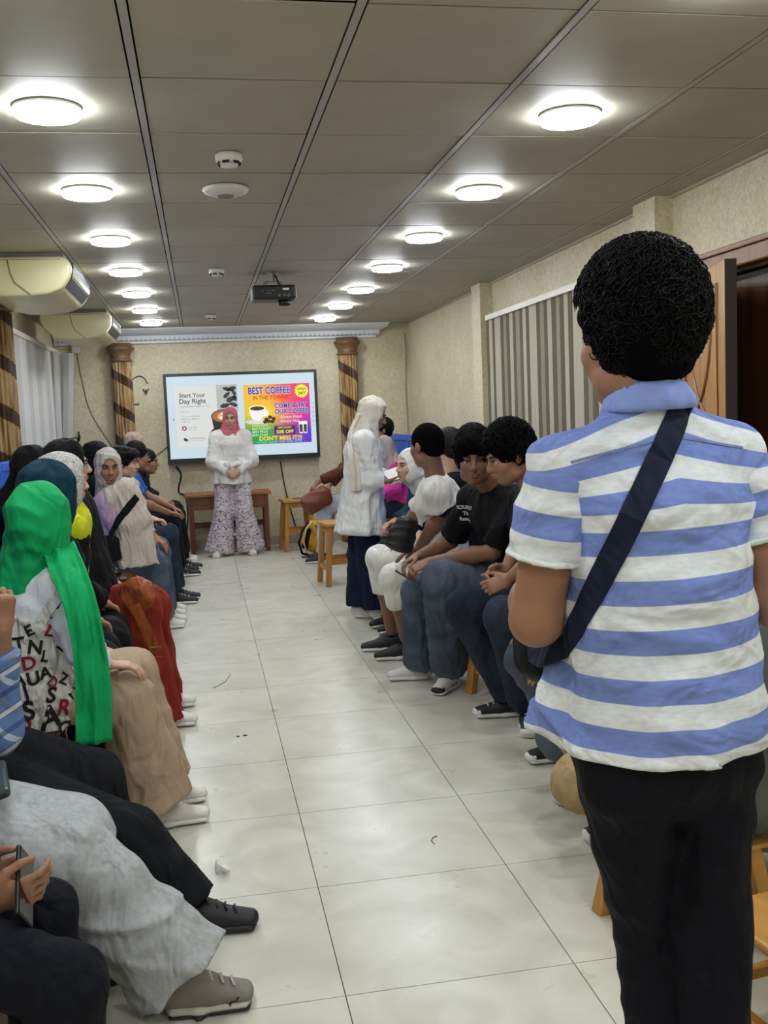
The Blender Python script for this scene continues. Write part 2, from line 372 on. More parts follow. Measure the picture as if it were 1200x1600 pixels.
# ---- air conditioners
ACM = mat('cream plastic', (216, 208, 164), .3, .5); ACB = mat('louver black', (12, 12, 12), .6)
def ac(y0, y1, xf, label, sag=False):
    a = empty('air_conditioner', (xf, y0, CEIL))
    Lx = -.62
    prof = [(Lx, -.03), (0-.05, -.03), (-.015, -.05), (.0, -.085), (-.012, -.15), (-.06, -.215), (-.14, -.25), (-.26, -.262), (-.40, -.262), (-.52, -.235), (-.60, -.16), (-.63, -.08)]
    o = MB().prism(prof, (0, y1-y0)).build('casing', ACM, a, bevel=.02, seg=3, smooth=True)
    MB().box((-.60, .06, -.032), (-.05, y1-y0-.06, -.001)).build('hanger', mat('grey metal', (110, 108, 100), .5), a)
    # outlet on the aisle side
    ln = y1-y0
    MB().prism([(.004, -.062), (.007, -.085), (-.006, -.15), (-.05, -.205), (-.058, -.198), (-.02, -.148), (-.008, -.085), (-.006, -.062)], (.07, ln-.07)).build('outlet', ACB, a)
    for q, (xx, zz, r) in enumerate(((.002, -.128, .35),)):
        v = MB().box((-.006, .075, -.012), (.006, ln-.075, .012)).build('louver', mat('cream louver', (206, 200, 170), .7, .2), a); v.location = (xx-.004, 0, zz); v.rotation_euler = (0, r, 0)
    for yy in (.0, ln):
        MB().box((-.50, yy-.0025, -.05), (-.06, yy+.0025, -.047)).build('seam', mat('seam', (120, 112, 86), .6), a)
    MB().tube([(-.36, -.002, -.05), (-.35, -.003, -.12), (-.33, -.003, -.18), (-.24, -.003, -.255)], .003, 6).build('seam', MATS['seam'], a)
    tag(a, label, 'air conditioner', 'cream ceiling air conditioners')
    return a
ac(6.35, 7.4, -.70, 'nearer cream ceiling-hung air conditioner, cut by the left edge of the picture')
ac(9.45, 10.5, -.72, 'farther cream ceiling-hung air conditioner near the cornice')
# ---- vertical blinds
def blind(name, x, y0, y1, ztop, zbot, cols, wid, label, face, seed, twist=.35):
    r = random.Random(seed); b = empty(name, (x, y0, 0))
    MB().box((-.03, 0, ztop), (.03, y1-y0, ztop+.045)).build('head_rail', mat('blind rail', (226, 220, 204), .4), b, bevel=.004)
    ms = []
    for c in cols:
        mm = mat('blind fabric %d %d %d' % c, c, .8, .2, var=.06, vscale=30, stretch=(1, 1, .1))
        me = MB().add([(-.004, -wid/2, zbot), (.006, 0, zbot), (-.004, wid/2, zbot), (-.004, -wid/2, ztop), (.006, 0, ztop), (-.004, wid/2, ztop),
                       (-.006, -wid/2, zbot), (.004, 0, zbot), (-.006, wid/2, zbot), (-.006, -wid/2, ztop), (.004, 0, ztop), (-.006, wid/2, ztop)],
                      [(0,1,4,3),(1,2,5,4),(6,9,10,7),(7,10,11,8),(0,3,9,6),(2,8,11,5),(3,4,10,9),(4,5,11,10),(0,6,7,1),(1,7,8,2)]).mesh('slat'); me.materials.append(mm); ms.append(me)
    n = int((y1-y0)/(wid*.86))
    for i in range(n):
        o = link('slat', ms[i % len(ms)] if not callable(face) else ms[face(i)], None, b); o.location = (0, (i+.5)*(y1-y0)/n, 0); o.rotation_euler = (0, 0, r.uniform(-.1, .1) + twist)
    tag(b, label, 'blinds'); return b, n
seqr = [0, 1, 0, 1, 2, 1, 0, 1, 2, 1, 0]
blind('vertical_blinds', XR-.05, 5.22, 8.10, 2.17, .9, [(196, 188, 168), (116, 107, 91), (160, 152, 134)], .089, 'beige and grey striped vertical blinds on the right wall', lambda i: seqr[i % 11], 3, 0.25)
bl, n = blind('vertical_blinds', XL+.06, 8.60, 11.50, 2.215, 1.0, [(206, 204, 200), (188, 186, 182)], .10, 'off-white vertical blinds hanging askew on the left wall', lambda i: (i*5//3) % 2, 5, -.45)
sl = [c for c in bl.children if c.name.startswith('slat')]
for i, c in enumerate(sl):
    if n-9 <= i <= n-6: c.rotation_euler = (-.10+.02*i % .1, 0, -1.3)
    if i == n-5: c.rotation_euler = (.13, 0, .1)
    if i == n-4: c.rotation_euler = (.10, 0, .1); 
# ---- doors
def wood(name, c1, c2, scale=3.0, rough=.4, axis=(1, 1, .08)):
    if name in MATS: return MATS[name]
    return mat(name, c1, rough, .5, var=.3, vscale=scale, rgb2=c2, stretch=axis, bump=.04, bscale=40, vdist=.6)
DO = wood('oak door', (192, 142, 76), (158, 110, 54), 14); DD = wood('dark door', (92, 56, 34), (60, 35, 22), 14)
df = structure(empty('door_1', (XR, 4.0, 0)))
FRM = wood('door frame', (150, 104, 62), (112, 74, 42), 14)
o = MB().box((-.05, .70, 0), (.02, .80, DZ+.10)).build('door_frame', FRM, df, bevel=.008)
MB().box((-.05, -1.35, 0), (.02, -1.25, DZ+.10)).build('door_frame', FRM, df, bevel=.008)
MB().box((-.05, -1.25, DZ), (.02, .70, DZ+.10)).build('door_frame', FRM, df, bevel=.008)
MB().box((-.065, -1.36, DZ+.075), (-.05, .81, DZ+.10)).build('door_frame', FRM, df, bevel=.004)
lf = structure(empty('door_2', (XR-.03, 4.68, 0), 0)); lf.rotation_euler = (0, 0, math.radians(-14.5))
# leaf: local -Y runs from the hinge to the free edge, local -X faces the room
MB().box((-.045, -.84, .01), (0, 0, DZ-.015)).build('leaf', DO, lf, bevel=.004)
MB().box((-.046, -.848, .01), (.001, -.8405, DZ-.015)).build('leaf_edge', mat('dark door edge', (34, 22, 20), .6), lf)
def arch(y0, y1, z0, z1, zs):
    pts = [(-.047, y0, z0), (-.047, y0, zs)]
    for k in range(9):
        a = math.pi*k/16; pts.append((-.047, y0+(y1-y0)*(1-math.cos(a)), zs+(z1-zs)*math.sin(a)))
    return pts
ML = wood('door moulding', (150, 104, 60), (118, 80, 46), 14)
MB().tube([(-.047, -.72, .95), (-.047, -.72, 1.93), (-.047, -.12, 1.93), (-.047, -.12, .95), (-.047, -.72, .95)], .010, 6).build('panel_moulding', ML, lf)
MB().tube([(-.047, -.12, 1.0), (-.047, -.12, 1.35)] + [(-.047, -.12-.5*math.sin(math.pi*k/16), 1.35+.45*(1-math.cos(math.pi*k/16))) for k in range(1, 9)], .008, 6).build('panel_moulding', ML, lf)
MB().tube([(-.047, -.69, 1.0), (-.047, -.69, 1.35)] + [(-.047, -.69+.48*math.sin(math.pi*k/16), 1.35+.45*(1-math.cos(math.pi*k/16))) for k in range(1, 9)], .008, 6).build('panel_moulding', ML, lf)
MB().tube([(-.047, -.72, .15), (-.047, -.72, .80), (-.047, -.12, .80), (-.047, -.12, .15), (-.047, -.72, .15)], .010, 6).build('panel_moulding', ML, lf)
MB().tube([(-.05, -.78, 1.02), (-.09, -.78, 1.02), (-.09, -.69, 1.02)], .009, 8).build('handle', mat('brass', (170, 130, 70), .3, metal=.8), lf)
l2 = structure(empty('door_3', (XR+.06, 2.78, 0)))
MB().box((0, 0, .01), (.045, .95, DZ-.015)).build('leaf', DD, l2, bevel=.004)
MB().tube([(-.002, .12, .95), (-.002, .12, 1.9), (-.002, .83, 1.9), (-.002, .83, .95), (-.002, .12, .95)], .010, 6).build('panel_moulding', mat('dark moulding', (60, 36, 24), .4), l2)
MB().box((0, .96, .01), (.045, 1.90, DZ-.015)).build('leaf', DD, l2, bevel=.004)
# ---- blue partitions behind both rows
BL = mat('blue laminate', (22, 84, 190), .4, .5, var=.04, vscale=4); BL2 = mat('blue laminate rail', (34, 98, 206), .35)
def partition(x, y0, ln, face, label, group):
    p = empty('blue_partition', (x, y0, 0)); s = face
    MB().box((-.012, .02, .08), (.012, ln-.02, 1.18)).build('panel', BL, p)
    MB().box((-.024, 0, 1.16), (.024, ln, 1.225)).build('top_rail', BL2, p, bevel=.008)
    MB().box((-.02, 0, 0), (.02, ln, .10)).build('bottom_rail', BL2, p, bevel=.006)
    for yy in (0, ln-.04): MB().box((-.022, yy, 0), (.022, yy+.04, 1.17)).build('stile', BL2, p, bevel=.006)
    MB().box((s*.012-.008, .12, .25), (s*.012+.008, ln-.12, 1.06)).build('raised_field', BL, p, bevel=.008)
    tag(p, label, 'partition', group)
for i in range(8):
    partition(-1.33, 2.55+i*1.12, 1.11, 1, '%s blue partition panel behind the left row, counted from the camera' % ['first', 'second', 'third', 'fourth', 'fifth', 'sixth', 'seventh', 'eighth'][i], 'blue partition panels')
for i in range(6):
    partition(2.12, 4.95+i*1.06, 1.05, -1, '%s blue partition panel behind the right row, counted from the camera' % ['first', 'second', 'third', 'fourth', 'fifth', 'sixth'][i], 'blue partition panels')

# ---- screen
TVY = YB-.10
tl, tr_, bl_, br = at(254, 585, TVY), at(494, 577, TVY), at(263, 725, TVY), at(500, 714, TVY)
TX0, TX1, TZ1, TZ0 = (tl[0]+bl_[0])/2, (tr_[0]+br[0])/2, (tl[2]+tr_[2])/2, (bl_[2]+br[2])/2
TW, TH = TX1-TX0, TZ1-TZ0
tv = empty('display_screen', ((TX0+TX1)/2, TVY, TZ0))
fr = MB(); e = .032; eb = .052
fr.box((-TW/2, -.03, 0), (TW/2, .095, eb)); fr.box((-TW/2, -.03, TH-e), (TW/2, .05, TH)); fr.box((-TW/2, -.03, eb), (-TW/2+e, .05, TH-e)); fr.box((TW/2-e, -.03, eb), (TW/2, .05, TH-e)); fr.box((-TW/2+.02, .0, .02), (TW/2-.02, .05, TH-.02))
fr.build('bezel', mat('dark bezel', (34, 38, 44), .35), tv)
SW, SH = TW-2*e, TH-e-eb
scr = MB().box((-SW/2, -.012, eb), (SW/2, -.004, eb+SH)).build('screen', emis('screen glow', (208, 228, 240), .82), tv)
ES = .85
def sp(u, v, d=0): return (-SW/2+SW*u, -.0125-d*.0006, eb+SH*(1-v))
def flat(name, pts, m, d):
    return MB().add([sp(u, v, d) for u, v in pts], [tuple(range(len(pts)))]).build(name, m, scr)
def disc(name, u, v, ru, rv, m, d, n=28, a0=0, a1=2*math.pi):
    return flat(name, [(u+ru*math.cos(a0+(a1-a0)*k/n), v+rv*math.sin(a0+(a1-a0)*k/n)) for k in range(n)], m, d)
def txt(name, s, u0, u1, v, rgb, d, bold=0.0, hgt=None, outline=None, shear=0.0, st=ES):
    for off, col, dd in (((bold+.035, outline, d-.5),) if outline else ()) + ((bold, rgb, d),):
        me = text_mesh(s, 1.0, off, shear=shear)
        co = np.zeros(len(me.vertices)*3); me.vertices.foreach_get('co', co); co = co.reshape(-1, 3)
        lo = co.min(0) + (off-bold); hi = co.max(0) - (off-bold)
        sx = (u1-u0)*SW/(hi[0]-lo[0]); sz = sx if hgt is None else hgt*SH/.72
        new = np.stack([-SW/2+SW*u0+(co[:, 0]-lo[0])*sx, np.full(len(co), -.0125-dd*.0006), eb+SH*(1-v)+co[:, 1]*sz], 1)
        me.vertices.foreach_set('co', new.ravel()); me.update()
        link(name, me, emis('ink %d %d %d' % col, col, st), scr)
flat('poster', [(.05, .115), (.47, .115), (.47, .86), (.05, .86)], emis('poster paper', (222, 224, 222), .86), 1)
flat('photo_backdrop', [(.33, .115), (.47, .115), (.47, .45), (.33, .45)], emis('poster grey', (190, 190, 186), .8), 2)
leafm = emis('leaf print', (40, 48, 42), .7)
for (u, v, a, L) in ((.40, .17, .3, .06), (.43, .17, -.3, .07), (.445, .21, .9, .05), (.40, .24, 2.4, .06), (.43, .29, 2.7, .08), (.385, .37, 2.9, .07), (.44, .36, .4, .06), (.452, .28, 1.3, .05)):
    pts = []
    for k in range(12):
        t = 2*math.pi*k/12; x = math.cos(t)*L/2; y = math.sin(t)*L*.22*(1+.3*math.cos(t)); pts.append((u+x*math.cos(a)-y*math.sin(a), v+(x*math.sin(a)+y*math.cos(a))*1.75))
    flat('leaf_print', pts, leafm, 3)
disc('saucer_print', .375, .72, .105, .10, emis('saucer print', (52, 56, 62), .7), 3)
disc('saucer_print', .375, .70, .098, .085, emis('cup black', (22, 26, 30), .7), 3.5)
flat('cup_print', [(.29, .5), (.46, .5), (.455, .62), (.42, .72), (.36, .75), (.31, .70), (.295, .60)], emis('cup black', (22, 26, 30), .7), 4)
disc('cup_print', .375, .50, .09, .085, emis('cup rim', (60, 62, 64), .7), 4.5)
disc('coffee_print', .375, .50, .081, .072, emis('latte', (190, 110, 40), .8), 5)
disc('coffee_print', .372, .50, .045, .045, emis('latte light', (226, 170, 104), .85), 5.5)
for q in ((.372, .47, .022, .02), (.365, .52, .03, .022), (.385, .50, .018, .028)): disc('foam_print', *q, emis('foam', (245, 235, 220), .9), 6)
txt('lettering', 'Start Your', .08, .255, .255, (36, 38, 44), 4, .012)
txt('lettering', 'Day Right', .08, .258, .33, (36, 38, 44), 4, .012)
txt('lettering', 'Freshly Coffee, Ready for You', .082, .278, .375, (130, 132, 136), 4)
txt('lettering', 'Welcome', .085, .14, .435, (150, 150, 152), 4)
txt('lettering', 'This is a perfect blend', .085, .215, .495, (140, 140, 142), 4)
txt('lettering', 'delicious coffee to', .085, .205, .527, (140, 140, 142), 4)
txt('lettering', 'wake up', .085, .14, .56, (140, 140, 142), 4)
disc('badge_print', .103, .63, .016, .028, emis('badge', (130, 30, 50), .8), 4); disc('badge_print', .103, .63, .008, .014, emis('poster paper', (222, 224, 222), .86), 5)
txt('lettering', 'Open Daily', .13, .19, .625, (140, 140, 142), 4); txt('lettering', '8am - 9pm', .13, .185, .655, (140, 140, 142), 4)
disc('logo_print', .103, .765, .009, .018, emis('ink 36 38 44', (36, 38, 44), ES), 4); disc('logo_print', .114, .775, .009, .016, emis('ink 36 38 44', (36, 38, 44), ES), 4)
txt('lettering', 'COFFEE HOUSE', .132, .235, .765, (110, 110, 114), 4); txt('lettering', 'fresh roasted blend', .132, .225, .79, (160, 160, 162), 4)
# the rainbow poster
rm = bpy.data.materials.new('rainbow print'); k = NT(rm)
tc = k.new('ShaderNodeTexCoord'); spx = k.new('ShaderNodeSeparateXYZ'); k.link(tc.outputs['Object'], spx.inputs[0])
U0, U1, V0, V1 = .512, .965, .13, .865
def ramp(stops):
    c = k.new('ShaderNodeValToRGB'); el = c.color_ramp.elements
    el[0].position = stops[0][0]; el[0].color = lin(stops[0][1]); el[1].position = stops[-1][0]; el[1].color = lin(stops[-1][1])
    for p_, cc in stops[1:-1]: e_ = el.new(p_); e_.color = lin(cc)
    return c
mu = k.new('ShaderNodeMapRange'); mu.inputs[1].default_value = sp(U0, 0)[0]; mu.inputs[2].default_value = sp(U1, 0)[0]; k.link(spx.outputs['X'], mu.inputs[0])
mv = k.new('ShaderNodeMapRange'); mv.inputs[1].default_value = sp(0, V1)[2]; mv.inputs[2].default_value = sp(0, V0)[2]; k.link(spx.outputs['Z'], mv.inputs[0])
rt = ramp([(0, (250, 190, 20)), (.3, (250, 170, 30)), (.6, (250, 80, 60)), (.8, (240, 40, 120)), (1, (230, 40, 150))])
rmid = ramp([(0, (220, 200, 30)), (.35, (240, 225, 40)), (.6, (250, 120, 60)), (.85, (240, 30, 120)), (1, (210, 30, 160))])
rbt = ramp([(0, (30, 150, 60)), (.35, (40, 160, 60)), (.6, (150, 60, 140)), (.85, (110, 40, 190)), (1, (80, 50, 210))])
for r_ in (rt, rmid, rbt): k.link(mu.outputs[0], r_.inputs[0])
fa = k.new('ShaderNodeMapRange'); fa.inputs[1].default_value = .5; fa.inputs[2].default_value = .85; k.link(mv.outputs[0], fa.inputs[0])
fb = k.new('ShaderNodeMapRange'); fb.inputs[1].default_value = .22; fb.inputs[2].default_value = .5; k.link(mv.outputs[0], fb.inputs[0])
m1 = k.new('ShaderNodeMix', data_type='RGBA'); m2 = k.new('ShaderNodeMix', data_type='RGBA')
k.link(fb.outputs[0], m1.inputs[0]); k.link(rbt.outputs[0], m1.inputs[6]); k.link(rmid.outputs[0], m1.inputs[7])
k.link(fa.outputs[0], m2.inputs[0]); k.link(m1.outputs[2], m2.inputs[6]); k.link(rt.outputs[0], m2.inputs[7])
k.link(m2.outputs[2], k.b.inputs['Emission Color']); k.b.inputs['Emission Strength'].default_value = .9; k.b.inputs['Base Color'].default_value = (.02, .02, .02, 1)
flat('poster', [(U0, V0), (U1, V0), (U1, V1), (U0, V1)], rm, 1)
txt('lettering', 'BEST COFFEE', .545, .83, .245, (44, 40, 170), 4, .03, .085, (235, 235, 250))
txt('lettering', 'IN THE TOWN!!!', .575, .825, .315, (215, 50, 20), 4, .02, .05)
pts = [(.91+(.05 if k % 2 else .042)*math.cos(2*math.pi*k/32), .225+(.05 if k % 2 else .042)*1.75*math.sin(2*math.pi*k/32)) for k in range(32)]
flat('starburst', pts, emis('burst yellow', (252, 236, 40), .95), 3)
txt('lettering', 'OPEN', .882, .94, .215, (20, 20, 20), 5, .02); txt('lettering', '24/7', .885, .937, .27, (20, 20, 20), 5, .02)
txt('lettering', 'COME & TRY', .72, .95, .425, (44, 40, 170), 4, .03, .06, (235, 235, 250)); txt('lettering', 'OUR COFFEE', .72, .95, .497, (44, 40, 170), 4, .03, .06, (235, 235, 250))
txt('lettering', 'Always Fresh', .75, .905, .555, (250, 225, 235), 4, .012, shear=.3); txt('lettering', 'Always Hot', .75, .885, .605, (250, 225, 235), 4, .012, shear=.3)
disc('cup_print', .60, .585, .085, .03, emis('china shade', (225, 222, 215), .85), 3)
flat('cup_print', [(.545, .42), (.655, .42), (.65, .5), (.63, .55), (.61, .575), (.59, .575), (.565, .55), (.55, .5)], emis('china', (245, 243, 238), .9), 4)
disc('cup_print', .655, .48, .02, .045, emis('china', (245, 243, 238), .9), 3.5)
disc('cup_print', .60, .42, .056, .035, emis('china', (245, 243, 238), .9), 4.5); disc('coffee_print', .60, .422, .048, .026, emis('coffee', (70, 40, 25), .8), 5)
for (u, v) in ((.66, .56), (.685, .535), (.71, .555), (.675, .585), (.70, .59), (.65, .59)): disc('bean_print', u, v, .014, .022, emis('bean', (66, 28, 24), .8), 5)
for i, s_ in enumerate(('GOOD TASTE', 'BEST QUALITY', 'BEST PRICE', 'BEST STAFF')): txt('lettering', s_, .56, .56+.0105*len(s_), .645+.04*i, (230, 250, 220), 4, .01)
flat('offer_box', [(.71, .645), (.855, .645), (.855, .755), (.71, .755)], emis('offer purple', (70, 20, 100), .8), 3)
txt('lettering', 'DISCOUNT', .735, .83, .68, (250, 225, 40), 4, .02); txt('lettering', '50% OFF', .725, .842, .74, (250, 235, 60), 4, .03)
for u in (.895, .925):
    flat('iced_cup_print', [(u-.016, .6), (u+.016, .6), (u+.012, .75), (u-.012, .75)], emis('china', (245, 243, 238), .9), 3)
    flat('iced_cup_print', [(u-.011, .64), (u+.011, .64), (u+.009, .735), (u-.009, .735)], emis('coffee', (70, 40, 25), .8), 4)
txt('lettering', "DON'T MISS IT!!!", .605, .90, .82, (252, 226, 40), 4, .03, .05); txt('lettering', 'Order Now: 123-456-7890', .585, .90, .855, (70, 200, 245), 4, .02, .032)
for i in range(6): 
    disc('tool_icon', .985, .38+.055*i, .007, .014, emis('icon grey', (150, 165, 175), .8), 2); disc('tool_icon', .985, .38+.055*i, .005, .010, emis('screen glow', (208, 228, 240), .82), 3)
disc('tool_icon', .035, .52, .007, .014, emis('icon grey', (150, 165, 175), .8), 2)
tag(tv, 'large black-framed wall screen showing two coffee posters on the back wall', 'screen')
# ------------------------------------------------------------------ implicit surfaces -> meshes (bodies and clothes)
def A(*v): return np.array(v, float)
def nrm(v): v = np.array(v, float); return v / (np.linalg.norm(v) + 1e-12)
class Field:
    def __init__(s, k=.03, wr=None): s.it = []; s.k = k; s.wr = wr
    def add(s, fn, lo, hi, op='u', k=None): s.it.append((fn, np.array(lo), np.array(hi), op, s.k if k is None else k)); return s
    def bone(s, a, b, wa, wb, da=None, db=None, side=None, flat=(0, 0), folds=None, op='u', k=None):
        a = np.array(a, float); b = np.array(b, float); L = np.linalg.norm(b-a); ax = (b-a)/max(L, 1e-9)
        da = wa if da is None else da; db = wb if db is None else db
        circ = side is None and folds is None and da == wa and db == wb
        sd = np.cross(ax, (0.31, 0.2, 0.9)) if side is None else np.array(side, float) - np.dot(side, ax)*ax
        sd = nrm(sd); nn = np.cross(ax, sd)
        def fn(P):
            q = P - a; t = q @ ax; tc = np.clip(t, 0, L); tt = tc/max(L, 1e-9); o = t - tc
            w = wa + (wb-wa)*tt
            if flat[0]: o = np.where(o < 0, 0, o)
            if flat[1]: o = np.where(o > 0, 0, o)
            if circ:
                r2 = np.maximum((q*q).sum(1) - t*t, 0) + o*o; d = np.sqrt(r2) - w
            else:
                dd = da + (db-da)*tt; x = q @ sd; y = q @ nn
                if folds:
                    n, f0, f1, ph = folds; th = np.arctan2(y/dd, x/w)
                    g = 1 + (f0+(f1-f0)*tt)*(np.sin(n*th+ph+1.3*np.sin(2*th+ph)) + .4*np.sin((n*1.7)//1*th+2*ph+2*tt)); w = w*g; dd = dd*g
                m = np.minimum(w, dd); r = np.sqrt((x/w)**2 + (y/dd)**2 + (o/m)**2); d = (r-1)*m
            if flat[0]: d = np.maximum(d, -t)
            if flat[1]: d = np.maximum(d, t-L)
            return d
        R = max(wa, wb, da, db)*(1.6 if folds else 1.0)
        return s.add(fn, np.minimum(a, b)-R, np.maximum(a, b)+R, op, k)
    def ell(s, c, r, M=None, op='u', k=None):
        c = np.array(c, float); r = np.array(r, float)
        def fn(P):
            q = P - c
            if M is not None: q = q @ M
            k0 = np.sqrt(((q/r)**2).sum(1)); k1 = np.sqrt(((q/r**2)**2).sum(1)) + 1e-9
            return k0*(k0-1)/k1
        R = r.max(); return s.add(fn, c-R, c+R, op, k)
    def cut(s, p, n, k=.004):      # removes the half space that n points to
        p = np.array(p, float); n = nrm(n)
        def fn(P): return -((P-p) @ n)
        return s.add(fn, (-99,)*3, (99,)*3, 's', k)
    def eval(s, P):
        d = np.full(len(P), 1.0)
        for fn, lo, hi, op, k in s.it:
            m = k + .06
            ix = np.nonzero(((P > lo-m) & (P < hi+m)).all(1))[0]
            if not len(ix): continue
            v = fn(P[ix]); c = d[ix]
            if op == 'u':
                h = np.maximum(k-np.abs(c-v), 0)/k; d[ix] = np.minimum(c, v) - h*h*k*.25
            else:
                v = -v; h = np.maximum(k-np.abs(c-v), 0)/k; d[ix] = np.maximum(c, v) + h*h*k*.25
        if s.wr is not None: d = d + s.wr(P)
        return d
    def polys(s, vx):
        us = [i for i in s.it if i[3] == 'u']
        lo = np.min([i[1] for i in us], 0) - 3*vx; hi = np.max([i[2] for i in us], 0) + 3*vx
        B = 4; nb = np.ceil((hi-lo)/(vx*B)).astype(int) + 1
        gx = [lo[i] + (np.arange(nb[i])+.5)*vx*B - vx*.5 for i in range(3)]
        G = np.stack(np.meshgrid(*gx, indexing='ij'), -1).reshape(-1, 3)
        dc = s.eval(G).reshape(nb)
        actv = np.abs(dc) < vx*B*1.05 + .012
        vol = np.repeat(np.repeat(np.repeat(dc, B, 0), B, 1), B, 2).astype(np.float32)
        bi = np.argwhere(actv)
        off = np.stack(np.meshgrid(*[np.arange(B)]*3, indexing='ij'), -1).reshape(-1, 3)
        idx = (bi[:, None, :]*B + off[None]).reshape(-1, 3)
        vol[idx[:, 0], idx[:, 1], idx[:, 2]] = s.eval(lo + idx*vx)
        sg = vol < 0
        c8 = [sg[i:sg.shape[0]-1+i, j:sg.shape[1]-1+j, l:sg.shape[2]-1+l] for i in (0, 1) for j in (0, 1) for l in (0, 1)]
        cnt = np.zeros(c8[0].shape, np.uint8)
        for c in c8: cnt += c
        cells = np.argwhere((cnt > 0) & (cnt < 8))
        cid = np.full(cnt.shape, -1, np.int32); cid[tuple(cells.T)] = np.arange(len(cells))
        acc = np.zeros((len(cells), 3)); num = np.zeros(len(cells))
        cor = [np.array(c) for c in ((0,0,0),(1,0,0),(0,1,0),(1,1,0),(0,0,1),(1,0,1),(0,1,1),(1,1,1))]
        vals = [vol[tuple((cells+c).T)] for c in cor]
        for a, b in ((0,1),(2,3),(4,5),(6,7),(0,2),(1,3),(4,6),(5,7),(0,4),(1,5),(2,6),(3,7)):
            va, vb = vals[a], vals[b]; m = (va < 0) != (vb < 0)
            t = np.where(m, va/np.where(m, va-vb, 1), 0)
            p = cor[a] + t[:, None]*(cor[b]-cor[a]); acc += np.where(m[:, None], p, 0); num += m
        V = lo + (cells + acc/num[:, None])*vx
        Q = []
        for ax in range(3):
            u, w = (ax+1) % 3, (ax+2) % 3
            sl0 = [slice(None)]*3; sl1 = [slice(None)]*3; sl0[ax] = slice(0, -1); sl1[ax] = slice(1, None)
            e = np.argwhere(sg[tuple(sl0)] != sg[tuple(sl1)])
            e = e[(e[:, u] > 0) & (e[:, w] > 0) & (e[:, u] < cid.shape[u]) & (e[:, w] < cid.shape[w])]
            if not len(e): continue
            def ci(du, dw):
                q = e.copy(); q[:, u] -= du; q[:, w] -= dw; return cid[tuple(q.T)]
            q = np.stack([ci(1, 1), ci(0, 1), ci(0, 0), ci(1, 0)], 1)
            ins = sg[tuple(e.T)]
            q = np.where(ins[:, None], q, q[:, ::-1]); Q.append(q[(q >= 0).all(1)])
        return V, np.concatenate(Q)
    def build(s, name, vx, m, parent=None, extra=None):
        return mesh_from([s.polys(vx*1.27)] + (extra or []), name, m, parent)
def mesh_from(parts, name, m, parent=None, org=None):
    n = 0; Vs = []; Qs = []
    for V, Q in parts: Vs.append(V); Qs.append(Q+n); n += len(V)
    V = np.concatenate(Vs); Q = np.concatenate(Qs)
    if parent is not None: V = V - np.array(parent.location)
    me = bpy.data.meshes.new(name); me.vertices.add(len(V)); me.vertices.foreach_set('co', V.astype(np.float32).ravel())
    me.loops.add(len(Q)*4); me.loops.foreach_set('vertex_index', Q.astype(np.int32).ravel())
    me.polygons.add(len(Q)); me.polygons.foreach_set('loop_start', np.arange(len(Q), dtype=np.int32)*4)
    me.update(calc_edges=True); me.validate()
    return link(name, me, m, parent, True)
def wrinkle(amp, fr=60, seed=0, dirs=None):
    r = np.random.RandomState(seed); a = r.normal(size=(4, 3)); a[:, 2] *= 1.4; a /= np.linalg.norm(a, axis=1)[:, None]
    if dirs is not None: a[0] = nrm(dirs); a[1] = nrm(np.array(dirs)*1.5 + a[1])
    ph = r.uniform(0, 6, 4)
    def f(P):
        w = 1.7*np.sin(P @ a[2]*fr*.30 + ph[2]) + 1.2*np.sin(P @ a[3]*fr*.22 + ph[3])
        m1 = np.clip(.35+.65*np.sin(P @ a[3]*fr*.20 + ph[1] + .5*w), 0, 1); m2 = np.clip(.3+.7*np.sin(P @ a[2]*fr*.17 - ph[0]), 0, 1)
        return 2.7*amp*((np.abs(np.sin(P @ a[0]*fr*.5 + w + ph[0]))-.6)*m1 + .8*(np.abs(np.sin(P @ a[1]*fr*.42 - w*.9 + ph[1]))-.6)*m2 + .45*(np.abs(np.sin(P @ a[0]*fr*1.05 - 1.3*w + ph[3]))-.6)*(1-m1))
    return f
def lumps(amp, fr=120, seed=0):
    r = np.random.RandomState(seed); a = r.normal(size=(4, 3)); a /= np.linalg.norm(a, axis=1)[:, None]; ph = r.uniform(0, 6, 4)
    def f(P):
        q = P + .006*np.stack([np.sin(P[:, 1]*fr*.7+ph[0]), np.sin(P[:, 2]*fr*.7+ph[1]), np.sin(P[:, 0]*fr*.7+ph[2])], 1)
        return amp*(np.sin(q @ a[0]*fr+ph[0])*np.sin(q @ a[1]*fr+ph[1]) + .7*np.sin(q @ a[2]*fr*1.8+ph[2])*np.sin(q @ a[3]*fr*1.6+ph[3]))
    return f
